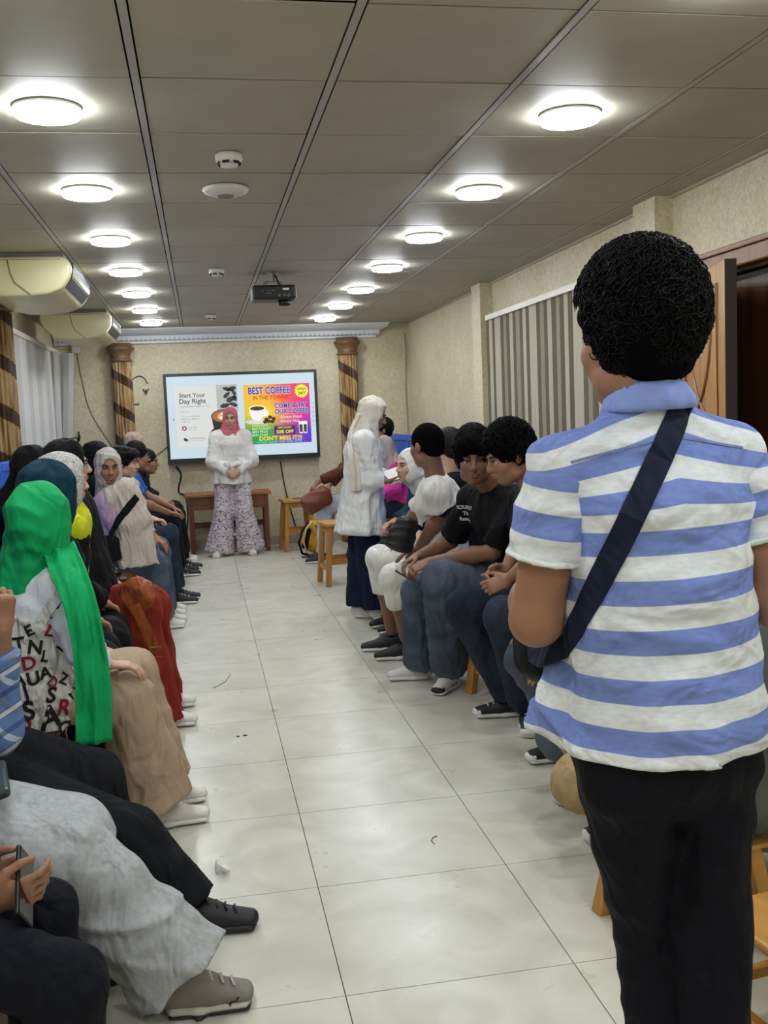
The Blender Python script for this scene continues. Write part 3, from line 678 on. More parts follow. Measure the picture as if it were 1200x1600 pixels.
# ------------------------------------------------------------------ people
SKIN = {}
def skin(name, rgb):
    m = mat('skin ' + name, rgb, .5, .35, var=.06, vscale=18)
    k = NT(m); k.b.inputs['Subsurface Weight'].default_value = .08; k.b.inputs['Subsurface Radius'].default_value = (.012, .005, .003); return m
def dirv(deg): return A(math.cos(math.radians(deg)), math.sin(math.radians(deg)), 0)
def rot_about(v, ax, a):
    ax = nrm(ax); return v*math.cos(a) + np.cross(ax, v)*math.sin(a) + ax*np.dot(ax, v)*(1-math.cos(a))
class Person:
    def __init__(s, label, pel, neck, head, face, look=None, pitch=0., roll=0., sh=.17, sc=1., group=None, skn=None, hipw=.085, drop=.065):
        s.pel, s.neck, s.head = map(lambda v: np.array(v, float), (pel, neck, head)); s.sc = sc
        s.o = empty('person', (s.pel[0], s.pel[1], 0)); tag(s.o, label, 'person', group); bpy.context.view_layer.update
        s.f = dirv(face); s.r = A(s.f[1], -s.f[0], 0)
        s.up = nrm(s.neck - s.pel)
        s.sf = nrm(np.cross(s.up, s.r)) if np.dot(np.cross(s.up, s.r), s.f) > 0 else -nrm(np.cross(s.up, s.r))
        s.shR = s.neck + s.r*sh - s.up*drop; s.shL = s.neck - s.r*sh - s.up*drop
        s.hipR = s.pel + s.r*hipw; s.hipL = s.pel - s.r*hipw
        hf = dirv(face if look is None else look); p = math.radians(pitch); rr = A(hf[1], -hf[0], 0)
        hf2 = hf*math.cos(p) - A(0, 0, 1)*math.sin(p); hu = hf*math.sin(p) + A(0, 0, 1)*math.cos(p)
        if roll: rr, hu = rot_about(rr, hf2, math.radians(roll)), rot_about(hu, hf2, math.radians(roll))
        s.M = np.stack([rr, hf2, hu], 1); s.hs = sc
        s.skin = skn; s.arms = {}; s.legs = {}; s.regions = []
    def H(s, x, y, z): return s.head + s.M @ (A(x, y, z)*s.hs)
    def arm(s, side, elbow, wrist, hand=None, palm=None, curl=.5, spread=.03, thumb=.4, r=1.): s.arms[side] = dict(e=np.array(elbow, float), w=np.array(wrist, float), d=hand, n=palm, curl=curl, spread=spread, thumb=thumb, r=r)
    def leg(s, side, knee, ankle, toe=None): s.legs[side] = (np.array(knee, float), np.array(ankle, float), toe)
    def sho(s, side): return s.shR if side == 'R' else s.shL
    def hip(s, side): return s.hipR if side == 'R' else s.hipL
    def head_field(s, detail=True):
        F = Field(.018); h = s.hs; M = s.M
        def E(c, r, op='u', k=None): F.ell(s.H(*c), np.array(r)*h, M, op, k)
        E((0, -.012, .032), (.073, .094, .086)); E((0, .028, -.032), (.060, .064, .082)); E((0, .052, -.088), (.030, .030, .026))
        for x in (-1, 1): E((x*.036, .052, -.022), (.026, .030, .030)); E((x*.044, .012, -.07), (.022, .034, .028)); E((x*.075, -.006, -.004), (.010, .019, .031), 'u', .006)
        E((0, .078, .022), (.046, .016, .012))
        F.bone(s.H(0, .090, .010), s.H(0, .108, -.026), .007*h, .0125*h, k=.010)
        for x in (-1, 1): E((x*.011, .098, -.031), (.009, .010, .008), 'u', .006)
        E((0, .089, -.056), (.024, .011, .0065), 'u', .007); E((0, .087, -.067), (.020, .011, .007), 'u', .007)
        for x in (-1, 1): E((x*.031, .099, .003), (.017, .015, .0105), 's', .008)
        nb = s.neck
        F.bone(s.H(0, -.028, -.05), nb, .052*h, .058*h, k=.02)
        F.bone(nb, nb - s.up*.05, .054*h, .045, k=.02)
        return F
    def hand_prims(s, F, a, side):
        w, e = a['w'], a['e']; sc = s.sc*.98
        d = nrm(w-e) if a['d'] is None else nrm(a['d'])
        n = A(0, 0, -1) if a['n'] is None else np.array(a['n'], float)
        n = nrm(n - np.dot(n, d)*d); x = np.cross(d, n)          # x: across the palm
        th = 1 if side == 'R' else -1                             # thumb side sign for palm normal n
        x = x*th                                                  # x now points to the thumb
        kn = w + d*.085*sc
        F.bone(w, w + d*.02, .026*sc, .030*sc, .019*sc, .018*sc, side=x, k=.012)
        F.bone(w + d*.025*sc, kn, .033*sc, .038*sc, .014*sc, .0125*sc, side=x, k=.012)
        for i, (o, ln) in enumerate(((.028, .074), (.0095, .084), (-.0095, .078), (-.027, .062))):
            b = kn + x*o*sc - d*.004; dd = nrm(d + x*a['spread']*(1.5-i)); c = a['curl']*(1 + .12*i); r = .0088*sc if i < 3 else .0078*sc
            p = b
            for q, fr in enumerate((.45, .31, .24)):
                dd = rot_about(dd, np.cross(d, n), c*(.75, .95, .6)[q]); p2 = p + dd*ln*fr*sc; F.bone(p, p2, r*(1-.08*q), r*(1-.08*(q+1)), k=.004); p = p2
        t0 = w + d*.022*sc + x*.024*sc; td = nrm(d*.75 + x*.75 + n*a['thumb']); t1 = t0 + td*.040*sc
        td2 = nrm(td + d*.45 - x*.25 + n*a['thumb']*.4); t2 = t1 + td2*.032*sc; td3 = nrm(td2 + d*.25 - x*.2); t3 = t2 + td3*.024*sc
        F.bone(t0, t1, .0135*sc, .0105*sc, k=.010); F.bone(t1, t2, .0100*sc, .0092*sc, k=.004); F.bone(t2, t3, .0092*sc, .0078*sc, k=.004)
    def arm_field(s, side):
        F = Field(.02); a = s.arms[side]; sh = s.sho(side); sc = s.sc*a['r']
        F.bone(sh, a['e'], .044*sc, .037*sc); F.bone(a['e'], a['e'] + (a['w']-a['e'])*.3, .037*sc, .040*sc); F.bone(a['e'] + (a['w']-a['e'])*.3, a['w'], .040*sc, .0245*sc)
        s.hand_prims(F, a, side); return F
    def core_field(s, legs=False):
        F = Field(.04); u = s.up; c = s.pel
        F.bone(c, c + (s.neck-c)*.45, .115, .11, .08, .07, side=s.r); F.bone(c + (s.neck-c)*.45, s.neck - u*.13, .11, .12, .07, .07, side=s.r); F.bone(s.shL, s.shR, .034, .034); F.bone(s.neck-u*.1, s.neck, .05, .048)
        for sd, (kn, an, t) in s.legs.items():
            F.bone(s.hip(sd), kn, .07, .05); F.bone(kn, an, .05, .034, k=.02)
            if legs: F.bone(kn+(an-kn)*.25 - s.f*.012, kn+(an-kn)*.45 - s.f*.01, .05, .045)
        return F
    def body(s, hv=.005, av=.005, cv=.022, hands=True, legs=False):
        hv = max(hv, .00062*s.pel[1]); av = max(av*1.12, .00075*s.pel[1]); cv = cv if not legs else .012
        parts = [s.core_field(legs).polys(cv), s.head_field().polys(hv)]
        for sd in s.arms: parts.append(s.arm_field(sd).polys(av))
        s.b = mesh_from(parts, 'body', s.skin, s.o); return s.b
    def face(s, iris=(40, 24, 14), brow=(22, 16, 14), lip=(150, 84, 76), gaze=0.):
        ey = MATS.get('eye white') or mat('eye white', (200, 190, 180), .35); ir = mat('iris', iris, .2)
        org = np.array(s.o.location)
        for x in (-1, 1):
            mb = MB(); N, K = 14, 8; c = s.H(x*.031, .0785, .002) - org; R = .0118*s.hs
            g = nrm(s.M @ nrm(A(math.sin(gaze), math.cos(gaze), 0))); a_ = nrm(np.cross(g, A(.1, .2, 1))); b_ = np.cross(g, a_)
            V = [c + g*R]; F = []
            for i in range(1, K):
                t = math.pi*i/K*.75
                for j in range(N): V.append(c + R*(g*math.cos(t) + math.sin(t)*(a_*math.cos(2*math.pi*j/N) + b_*math.sin(2*math.pi*j/N))))
            for j in range(N): F.append((0, 1+j, 1+(j+1) % N))
            for i in range(K-2):
                for j in range(N): F.append((1+i*N+j, 1+(i+1)*N+j, 1+(i+1)*N+(j+1) % N, 1+i*N+(j+1) % N))
            me = bpy.data.meshes.new('eye'); me.from_pydata([tuple(v) for v in V], [], F); me.materials.append(ey); me.materials.append(ir)
            for p in me.polygons: p.material_index = 1 if p.index < N*2 else 0; p.use_smooth = True
            link('eye', me, None, s.b)
            ax = nrm(s.M @ A(0, .50, .87)); a2 = nrm(np.cross(ax, A(.3, .1, 1))); b2 = np.cross(ax, a2); V = [c + ax*R*1.07]; F = []
            for i in range(1, 6):
                t = math.radians(60)*i/5
                for j in range(N): V.append(c + R*1.07*(ax*math.cos(t) + math.sin(t)*(a2*math.cos(2*math.pi*j/N) + b2*math.sin(2*math.pi*j/N))))
            for j in range(N): F.append((0, 1+j, 1+(j+1) % N))
            for i in range(4):
                for j in range(N): F.append((1+i*N+j, 1+(i+1)*N+j, 1+(i+1)*N+(j+1) % N, 1+i*N+(j+1) % N))
            MB().add(V, F).build('eyelid', s.skin, s.b, smooth=True)
            pts = [s.H(x*q, y, z) - org for q, y, z in ((.013, .0945, .0215), (.026, .0945, .0275), (.040, .086, .0275), (.051, .074, .021))]
            MB().tube(pts, [.0035*s.hs, .0045*s.hs, .004*s.hs, .002*s.hs], 6).build('eyebrow', mat('brow %d' % brow[0], brow, .8), s.b, smooth=True)
            pts = [s.H(x*q, y, z) - org for q, y, z in ((.016, .0895, .006), (.025, .0945, .0115), (.036, .0925, .0115), (.047, .082, .006))]
            MB().tube(pts, .0022*s.hs, 6).build('eyelash', mat('brow %d' % brow[0], brow, .8), s.b, smooth=True)
        F = Field(.004); F.ell(s.H(0, .0905, -.0555), np.array((.0225, .011, .006))*s.hs, s.M); F.ell(s.H(0, .0885, -.0665), np.array((.019, .011, .0062))*s.hs, s.M)
        F.build('lips', .003, mat('lips %d' % lip[0], lip, .45), s.o); lo = s.o.children[-1]; 
        for ch in s.o.children:
            if ch.name.split('.')[0] == 'lips': ch.parent = s.b
    # ---- clothes
    def top(s, m, name='shirt', infl=0., hem=.08, sleeve=.6, sr=.062, se=None, vx=.008, wr=.0035, seed=0, flare=.0, chest=(.175, .118), waist=(.16, .11), fl=None, collar=True, hemz=None, cuff=None, shr=.062):
        F = Field(.035, wrinkle(wr, 55, seed) if wr else None); u = s.up; c = s.pel; nk = s.neck
        hp = c - u*hem; mid = c + (nk-c)*.42; ch = nk - u*.13
        F.bone(mid, ch, waist[0]+infl, chest[0]+infl, waist[1]+infl, chest[1]+infl, side=s.r)
        F.bone(ch, nk - u*.065, chest[0]+infl, chest[0]*.72+infl, chest[1]+infl, .075+infl, side=s.r)
        F.bone(mid, hp, waist[0]+infl, waist[0]+.012+infl+flare, waist[1]+infl, waist[1]+.015+infl+flare, side=s.r, flat=(0, 1), folds=fl)
        F.bone(s.shL, s.shR, shr+infl*.5, shr+infl*.5)
        F.bone(nk - u*.07, nk - u*.005, .085, .062, flat=(0, 1), k=.03)
        for q in (s.shL, s.shR): F.bone(nk - u*.035, q, .055, shr*.9+infl*.5)
        for sd, a in s.arms.items():
            sh = s.sho(sd); e = a['e']; w = a['w']; s2 = sr if se is None else se
            if sleeve <= 1: F.bone(sh, sh + (e-sh)*sleeve, shr+infl*.5, s2, flat=(0, 1))
            else:
                F.bone(sh, e, shr+infl*.5, s2); t = sleeve-1; F.bone(e, e + (w-e)*t, s2, (cuff or s2*.8), flat=(0, 1))
        s.topF = F
        return F.build(name, vx, m, s.o)
    def trousers(s, m, name='trousers', th=.088, kn=.072, hem=.07, cut=.97, vx=.009, wr=.004, seed=1, flare=(0, 0, 7), hd=None, hipr=(.165, .12), kd=None):
        F = Field(.03, wrinkle(wr, 45, seed) if wr else None)
        F.bone(s.hipL, s.hipR, hipr[0]-.068, hipr[0]-.068); F.bone(s.pel, s.pel + s.up*.13, hipr[0], hipr[0]-.01, hipr[1], hipr[1]-.005, side=s.r, flat=(0, 1))
        for sd, (k, a, t) in s.legs.items():
            F.bone(s.hip(sd), k, th, kn); e = k + (a-k)*cut; x = s.r
            F.bone(k, e, kn, hem, kd or kn, hd or hem, side=x, flat=(0, 1), folds=(flare[2], flare[0], flare[1], seed+ord(sd)) if flare[1] else None)
        return F.build(name, vx, m, s.o)
    def shoe(s, sd, m, msole, ln=.27, w=.047, hi=.085, laces=None, vx=.0065, toe=None, lift=0., stripes=None, toecap=None, outsole=None):
        k, an, t = s.legs[sd]; d = nrm((np.array(t, float) if t is not None else s.f)*A(1, 1, 0) + 1e-9); x = A(d[1], -d[0], 0); g = A(an[0], an[1], lift)
        heel = g - d*.055; tip = g + d*(ln-.055)
        F = Field(.02); z = A(0, 0, 1)
        F.bone(heel + d*.035 + z*.045, g + d*.06 + z*.048, w*.78, w*.85, .038, .036, side=x)
        F.bone(g + d*.05 + z*.045, tip - d*.045 + z*.030, w*.88, w*.78, .036, .022, side=x)
        F.bone(g + z*.05, g + z*hi, w*.78, w*.80, .06, .056, side=x, flat=(0, 1)); F.cut(g+z*.012, -z)
        up = F.build('shoe', vx, m, s.o)
        S = Field(.010); S.bone(heel + d*.035 + z*.017, g + d*.05 + z*.016, w*.93, w*.95, .019, .017, side=x); S.bone(g + d*.04 + z*.016, tip - d*.045 + z*.016, w*.95, w*.88, .017, .016, side=x); S.cut(g+z*.0005, -z)
        so = S.build('sole', vx, msole, s.o); so.parent = up
        org = np.array(s.o.location)
        if outsole is not None:
            S = Field(.008); S.bone(heel + d*.03 + z*.006, g + d*.05 + z*.006, w*.97, w*1.0, .008, .008, side=x); S.bone(g + d*.04 + z*.006, tip - d*.04 + z*.010, w*1.0, w*.94, .008, .011, side=x); S.cut(g+z*.0003, -z); o = S.build('outsole', .004, outsole, s.o); o.parent = up
        if laces is not None:
            mb = MB()
            for q in range(4):
                c = g + d*(.045+.026*q) + z*(.092-.009*q) - org; mb.tube([c - x*.022 - z*.004, c + z*.002, c + x*.022 - z*.004 + d*.008], .0035, 6)
            o = mb.build('laces', laces, s.o, smooth=True); o.parent = up
        if stripes is not None:
            for sg in (-1, 1):
                mb = MB()
                for q in range(3):
                    c = g + d*(.03+.026*q) - org; mb.bar(c + x*sg*(w*.93) + z*.03, c + d*-.022 + x*sg*(w*.55) + z*.083, .012, .004, up=x)
                o = mb.build('stripes', stripes, s.o); o.parent = up
        if toecap is not None:
            T = Field(.01); T.bone(tip - d*.06 + z*.030, tip-d*.043 + z*.028, w*.86, w*.80, .0245, .0225, side=x); T.cut(g+z*.014, -z); T.cut(tip-d*.06, -d)
            o = T.build('toe_cap', vx, toecap, s.o); o.parent = up
        return up
    def hijab(s, m, vx=.007, drape=.10, dw=(.13, .10), seed=0, wr=.003, open_=(.057, .080), full=.012, name='hijab', back=0., m_under=None, face=True):
        F = Field(.03, wrinkle(wr, 70, seed)); h = s.hs; M = s.M; g = full
        F.ell(s.H(0, -.014, .034), (np.array((.073, .094, .086))+g)*h, M); F.ell(s.H(0, .012, -.035), (np.array((.066, .066, .088))+g)*h, M)
        if back: F.ell(s.H(0, -.07, .01), np.array((.06, .05, .06))*h*(1+back), M)
        F.bone(s.H(0, -.02, -.035), s.neck - s.up*.03, .078*h, .105, .082*h, .095, side=s.r, folds=(7, .02, .06, seed))
        F.bone(s.H(0, -.055, .0), s.neck - s.sf*.05 - s.up*.08, .060*h, .085, .05*h, .06, side=s.r, folds=(6, .02, .05, seed+1))
        if drape: F.bone(s.neck - s.up*.005, s.neck - s.up*drape + s.sf*.01, .10, dw[0], .09, dw[1], side=s.r, flat=(0, 1), folds=(9, .02, .07, seed))
        if face:
            F.ell(s.H(0, .105, -.012), np.array((open_[0], .085, open_[1]))*h, M, 's', .010)
        return F.build(name, vx, m, s.o)
    def hair(s, m, vx=.006, thick=.014, lump=(.004, 90), top=0., back=-.06, seed=0, fringe=0., name='hair', side=0., cutz=None):
        F = Field(.015, lumps(lump[0], lump[1], seed) if lump[0] else None); h = s.hs; M = s.M
        F.ell(s.H(0, -.016, .036+top*.5), (np.array((.073, .094, .086))+thick+A(0, 0, top))*h, M)
        F.ell(s.H(0, -.058, -.01), np.array((.062+thick*.6, .048, .075))*h, M)
        if fringe: F.ell(s.H(0, .06, .075), np.array((.062, .045, .035))*h*(1+fringe), M)
        # face opening, ears and nape
        F.ell(s.H(0, .125, -.055), np.array((.072+side, .105, .105))*h, M, 's', .012)
        F.ell(s.H(0, .03, -.10), np.array((.11, .055, .105))*h, M, 's', .012)
        F.cut(s.H(0, -.03, back), -s.M[:, 2] + .25*s.M[:, 1], .02)
        return F.build(name, vx, m, s.o)
    def curls(s, hm, n, m, thick=.020, top=.01, L=(.02, .045), R=(.002, .005), seed=1, down=-.7, rad=.0013, nape=-.62, ear=.02):
        rs = np.random.RandomState(seed); org = np.array(s.o.location); N = 7
        v = rs.normal(size=(n, 3)); v /= np.linalg.norm(v, axis=1)[:, None]; base = A(0, -.016, .036+top*.5) + v*(A(.073, .094, .086)+thick*.85+A(0, 0, top))
        ok = ~((v[:, 2] < nape) | ((v[:, 1] > .35) & (v[:, 2] < .35)) | ((v[:, 1] > .2) & (base[:, 2] < ear)) | (base[:, 2] < -.062)); v = v[ok]; base = base[ok]; n = len(v)
        un = lambda q: q/(np.linalg.norm(q, axis=-1, keepdims=True)+1e-9)
        l = rs.uniform(*L, size=n); r_ = rs.uniform(*R, size=n); ph = rs.uniform(0, 6, n); cv = rs.uniform(-.5, .5, n)
        g = un(rs.normal(size=(n, 3))*.55 + A(0, -.25, down)); g = un(g - (g*v).sum(1)[:, None]*v); q = np.cross(v, g); j = np.arange(N); t = j/(N-1)
        X = lambda a: a[:, :, None]
        pts = base[:, None] + g[:, None]*X(l[:, None]*(t-.3)[None]) + q[:, None]*X((cv*l)[:, None]*(t**2)[None]) + v[:, None]*X(np.tile(.009*np.sin(j*.45)-.004*t**2, (n, 1))) + v[:, None]*X(r_[:, None]*np.sin(ph[:, None]+j)) + q[:, None]*X(r_[:, None]*np.cos(ph[:, None]+j))
        pts = s.head + (pts*s.hs) @ s.M.T - org
        tg = un(np.gradient(pts, axis=1)); xx = un(np.cross(tg, A(.13, .31, .94))); yy = np.cross(tg, xx); rr = np.array([rad]*(N-2) + [rad*.8, rad*.3])[None, :, None]
        V = np.stack([pts + rr*(math.cos(2*math.pi*k/3)*xx + math.sin(2*math.pi*k/3)*yy) for k in range(3)], 2).reshape(-1, 3)
        i0 = (np.arange(n)*N*3)[:, None, None] + (np.arange(N-1)*3)[None, :, None]; k = np.arange(3)[None, None]; k2 = (k+1) % 3
        Q = np.stack([i0+k, i0+k2, i0+3+k2, i0+3+k], -1).reshape(-1, 4)
        c = mesh_from([(V+org, Q)], 'curls', m, s.o); c.parent = hm; c['kind'] = 'stuff'; return c
    def strip(s, name, pts, hw, m, side, thick=.006, waves=(3, .008), seed=0, parent=None, N=21):
        P_ = [np.array(p, float) for p in pts]; out = []; ws = []
        for i in range(len(P_)-1):
            a, b, c, d = P_[max(i-1, 0)], P_[i], P_[i+1], P_[min(i+2, len(P_)-1)]
            for q in range(7): t = q/7; out.append(.5*((2*b) + (-a+c)*t + (2*a-5*b+4*c-d)*t*t + (-a+3*b-3*c+d)*t**3)); ws.append(hw[i]+(hw[i+1]-hw[i])*t)
        out.append(P_[-1]); ws.append(hw[-1]); org = np.array(s.o.location); V = []; K = len(out); sd0 = nrm(side)
        for lay in (1, -1):
            for i, p in enumerate(out):
                t = nrm(out[min(i+1, K-1)] - out[max(i-1, 0)]); sd = nrm(sd0 - np.dot(sd0, t)*t); n = np.cross(t, sd)
                for j in range(N):
                    u = -1 + 2*j/(N-1); z = waves[1]*(math.sin(waves[0]*math.pi*u + seed + .5*math.sin(i*.25+seed)) + .45*math.sin(waves[0]*1.9*math.pi*u + 2*seed + i*.11)); e = math.sqrt(max(0, 1-u*u*.98))
                    V.append(p - org + sd*u*ws[i] + n*(z + lay*thick*e))
        F = []
        for i in range(K-1):
            for j in range(N-1):
                F.append((i*N+j, i*N+j+1, (i+1)*N+j+1, (i+1)*N+j)); o = K*N; F.append((o+i*N+j, o+(i+1)*N+j, o+(i+1)*N+j+1, o+i*N+j+1))
            o = K*N; F.append((i*N, (i+1)*N, o+(i+1)*N, o+i*N)); F.append((i*N+N-1, o+i*N+N-1, o+(i+1)*N+N-1, (i+1)*N+N-1))
        o = K*N
        for j in range(N-1): F.append((j, o+j, o+j+1, j+1)); e = (K-1)*N; F.append((e+j, e+j+1, o+e+j+1, o+e+j))
        return MB().add(V, F).build(name, m, s.o if parent is None else parent, smooth=True)
    def decal(s, F, px, py, txt, size, m, rot=0., t0=1.5, t1=8., name='print', parent=None, bold=.0, up=None, sx=1.):
        hp = ray_hit(F, px, py, t0, t1)
        if hp is None: return None
        n = nrm(grad(F)(hp)); x = nrm(np.cross(A(0, 0, 1) if up is None else up, n)); y = np.cross(n, x); c, q = math.cos(rot), math.sin(rot); x, y = x*c + y*q, y*c - x*q
        me = text_mesh(txt, size, bold*size, 'CENTER') if isinstance(txt, str) else None
        if me is None:
            me = bpy.data.meshes.new(name); me.from_pydata([(a*size, b*size, 0) for a, b in txt], [], [tuple(range(len(txt)))])
        bm = bmesh.new(); bm.from_mesh(me); bmesh.ops.triangulate(bm, faces=bm.faces[:]); bmesh.ops.subdivide_edges(bm, edges=[e for e in bm.edges if e.calc_length() > .008], cuts=2); bm.to_mesh(me); bm.free()
        co = np.zeros(len(me.vertices)*3); me.vertices.foreach_get('co', co); co = co.reshape(-1, 3); cy = .35*size if isinstance(txt, str) else 0
        W = hp + co[:, :1]*sx*x + (co[:, 1:2]-cy)*y + n*.05; ok = np.zeros(len(W), bool)
        for it in range(24): d = F.eval(W); W = W - n*np.clip(d-.0022, -.01, .02)[:, None]*.7
        me.vertices.foreach_set('co', (W - np.array(s.o.location)).ravel()); me.update(); me.materials.clear()
        return link(name, me, m, s.o if parent is None else parent)
    def part(s, name, F, vx, m, parent=None):
        o = F.build(name, vx, m, s.o)
        if parent is not None: o.parent = parent
        return o
SK1 = skin('fair', (194, 153, 130)); SK2 = skin('tan', (150, 109, 86)); SK3 = skin('brown', (132, 95, 76))
BLACKH = mat('black hair', (8, 7, 8), .55, .16, bump=.7, bscale=160, stretch=(1, 1, .4)); BROWNH = mat('brown hair', (26, 20, 17), .6, .15, bump=.5, bscale=120)
def cloth(name, rgb, rough=.85, var=.05, bump=.12, bscale=25, vs=6, fold=.55, fscale=7., **kw):
    if name in MATS: return MATS[name]
    m = mat(name, rgb, rough, .2, var=var, vscale=vs, bump=bump, bscale=bscale*6, sheen=.0, **kw)
    if fold:      # creases of the cloth
        k = NT(m); tc = k.new('ShaderNodeTexCoord'); n = k.new('ShaderNodeTexNoise'); n.inputs['Scale'].default_value = fscale*1.6; n.inputs['Detail'].default_value = 2.5; n.inputs['Roughness'].default_value = .45; n.inputs['Distortion'].default_value = .5
        mp = k.new('ShaderNodeMapping'); mp.inputs['Scale'].default_value = (1, 1, .4); mp.inputs['Rotation'].default_value = (.5, .35, 0); k.link(tc.outputs['Object'], mp.inputs[0]); k.link(mp.outputs[0], n.inputs['Vector'])
        b = k.new('ShaderNodeBump'); b.inputs['Strength'].default_value = min(1, fold*1.4); b.inputs['Distance'].default_value = .07; k.link(n.outputs['Fac'], b.inputs['Height'])
        old = [x for x in k.n if x.type == 'BUMP' and x != b]
        if old: k.link(old[0].outputs[0], b.inputs['Normal'])
        k.link(b.outputs[0], k.b.inputs['Normal'])
    return m
WHITE_SOLE = mat('white rubber', (226, 224, 218), .5); DARK_SOLE = mat('dark rubber', (26, 26, 28), .6); BLKSHOE = mat('black shoe', (20, 20, 22), .6); WHSHOE = mat('white shoe', (214, 210, 202), .55, var=.06, vscale=20)
def ray_hit(F, px, py, t0=.4, t1=14., skin_=.0):
    d = WV + RV*(px-600)/FPX - UV*(py-800)/FPX
    ts = np.linspace(t0, t1, 1500); P = np.array([0, 0, CAMZ]) + ts[:, None]*d; v = F.eval(P); i = np.nonzero(v < skin_)[0]
    return P[i[0]] if len(i) else None
def ribbon(pts, width, thick, m, name, parent, org, normal=None):
    pts = [np.array(p, float) for p in pts]; mb = MB(); V = []
    for i, p in enumerate(pts):
        t = nrm(pts[min(i+1, len(pts)-1)] - pts[max(i-1, 0)]); n = nrm(normal(p) if normal else A(0, -1, 0)); n = nrm(n - np.dot(n, t)*t); x = np.cross(t, n)
        for a, b in ((-1, 0), (1, 0), (1, 1), (-1, 1)): V.append(p - org + x*a*width/2 + n*b*thick)
    F = [(0, 1, 2, 3), tuple(4*(len(pts)-1)+q for q in (3, 2, 1, 0))]
    for i in range(len(pts)-1):
        for q in range(4): F.append((4*i+q, 4*(i+1)+q, 4*(i+1)+(q+1) % 4, 4*i+(q+1) % 4))
    return mb.add(V, F).build(name, m, parent, smooth=False)
def grad(F):
    def g(p):
        e = .004; q = np.array([p, p, p, p, p, p]) + e*np.array([(1,0,0),(-1,0,0),(0,1,0),(0,-1,0),(0,0,1),(0,0,-1)]); v = F.eval(q); return A(v[0]-v[1], v[2]-v[3], v[4]-v[5])
    return g
# ---------------------------------------------------------------- standing boy in the striped shirt
def stripe_mat():
    m = bpy.data.materials.new('striped linen'); k = NT(m)
    at_ = k.new('ShaderNodeAttribute'); at_.attribute_name = 'band'
    dv = k.new('ShaderNodeMath', operation='FRACT'); k.link(at_.outputs['Fac'], dv.inputs[0])
    cr = k.new('ShaderNodeValToRGB'); cr.color_ramp.interpolation = 'LINEAR'; e = cr.color_ramp.elements
    e[0].color = lin((122, 142, 206)); e[1].color = lin((222, 226, 228)); e[0].position = .50; e[1].position = .515
    x = e.new(.985); x.color = lin((222, 226, 228)); x = e.new(1.0); x.color = lin((122, 142, 206))
    k.link(dv.outputs[0], cr.inputs[0])
    tc = k.new('ShaderNodeTexCoord'); nz = k.new('ShaderNodeTexNoise'); nz.inputs['Scale'].default_value = 60; nz.inputs['Detail'].default_value = 5
    mp = k.new('ShaderNodeMapping'); mp.inputs['Scale'].default_value = (1, 1, 3); k.link(tc.outputs['Object'], mp.inputs[0]); k.link(mp.outputs[0], nz.inputs['Vector'])
    c2 = k.new('ShaderNodeValToRGB'); c2.color_ramp.elements[0].color = (.86, .87, .9, 1); c2.color_ramp.elements[1].color = (1, 1, 1, 1); c2.color_ramp.elements[0].position = .35; c2.color_ramp.elements[1].position = .65; k.link(nz.outputs['Fac'], c2.inputs[0])
    mx = k.new('ShaderNodeMix', data_type='RGBA', blend_type='MULTIPLY'); mx.inputs[0].default_value = 1
    k.link(cr.outputs[0], mx.inputs[6]); k.link(c2.outputs[0], mx.inputs[7]); k.link(mx.outputs[2], k.b.inputs['Base Color'])
    n2 = k.new('ShaderNodeTexNoise'); n2.inputs['Scale'].default_value = 14; n2.inputs['Detail'].default_value = 3; n2.inputs['Distortion'].default_value = 1; k.link(tc.outputs['Object'], n2.inputs['Vector'])
    bp = k.new('ShaderNodeBump'); bp.inputs['Strength'].default_value = .35; bp.inputs['Distance'].default_value = .02; k.link(n2.outputs['Fac'], bp.inputs['Height']); k.link(bp.outputs[0], k.b.inputs['Normal'])
    k.b.inputs['Roughness'].default_value = .85; k.b.inputs['Specular IOR Level'].default_value = .2
    n2.inputs['Scale'].default_value = 11; mq = k.new('ShaderNodeMapping'); mq.inputs['Scale'].default_value = (.6, 1, 1); mq.inputs['Rotation'].default_value = (0, .5, 0); k.link(tc.outputs['Object'], mq.inputs[0]); k.link(mq.outputs[0], n2.inputs['Vector']); n2.inputs['Detail'].default_value = 2.5; n2.inputs['Distortion'].default_value = .6; bp.inputs['Strength'].default_value = .7; bp.inputs['Distance'].default_value = .06
    return m
P = Person('standing boy seen from behind in a blue and white striped short-sleeved shirt', (.738, 1.55, .93), (.722, 1.56, 1.425), (.712, 1.575, 1.548), 97, look=108, pitch=2, sh=.162, drop=.085, sc=1.0, skn=SK2)
P.arm('L', at(838, 968, 1.57), (.61, 1.80, 1.14), curl=.6, palm=(1, 0, 0), r=1.12); P.arm('R', (.935, 1.53, 1.10), (.85, 1.78, 1.13), curl=.6, palm=(-1, 0, 0), r=1.12)
P.leg('L', (.742, 1.62, .47), (.745, 1.56, .09), (-.2, 1, 0)); P.leg('R', (.805, 1.52, .47), (.815, 1.48, .09), (.2, 1, 0))
P.body(.005, .006)
WR0 = wrinkle(.0042, 42, 3, (.25, .1, 1))
F = Field(.035, WR0); u = P.up; nk = P.neck
F.bone(P.pel + A(0, 0, .16), nk - u*.16, .150, .160, .122, .118, side=P.r); F.bone(nk - u*.16, nk - u*.07, .160, .120, .118, .075, side=P.r)
F.bone(P.pel + A(0, 0, .2), P.pel + A(0, 0, -.050), .150, .176, .126, .165, side=P.r, flat=(0, 1), folds=(8, .0, .025, 2.))
F.bone(P.shL, P.shR, .044, .044); F.bone(nk - u*.08, nk + u*.012, .076, .064, flat=(0, 1), k=.03)
for q in (P.shL, P.shR): F.bone(nk - u*.035, q, .055, .048)
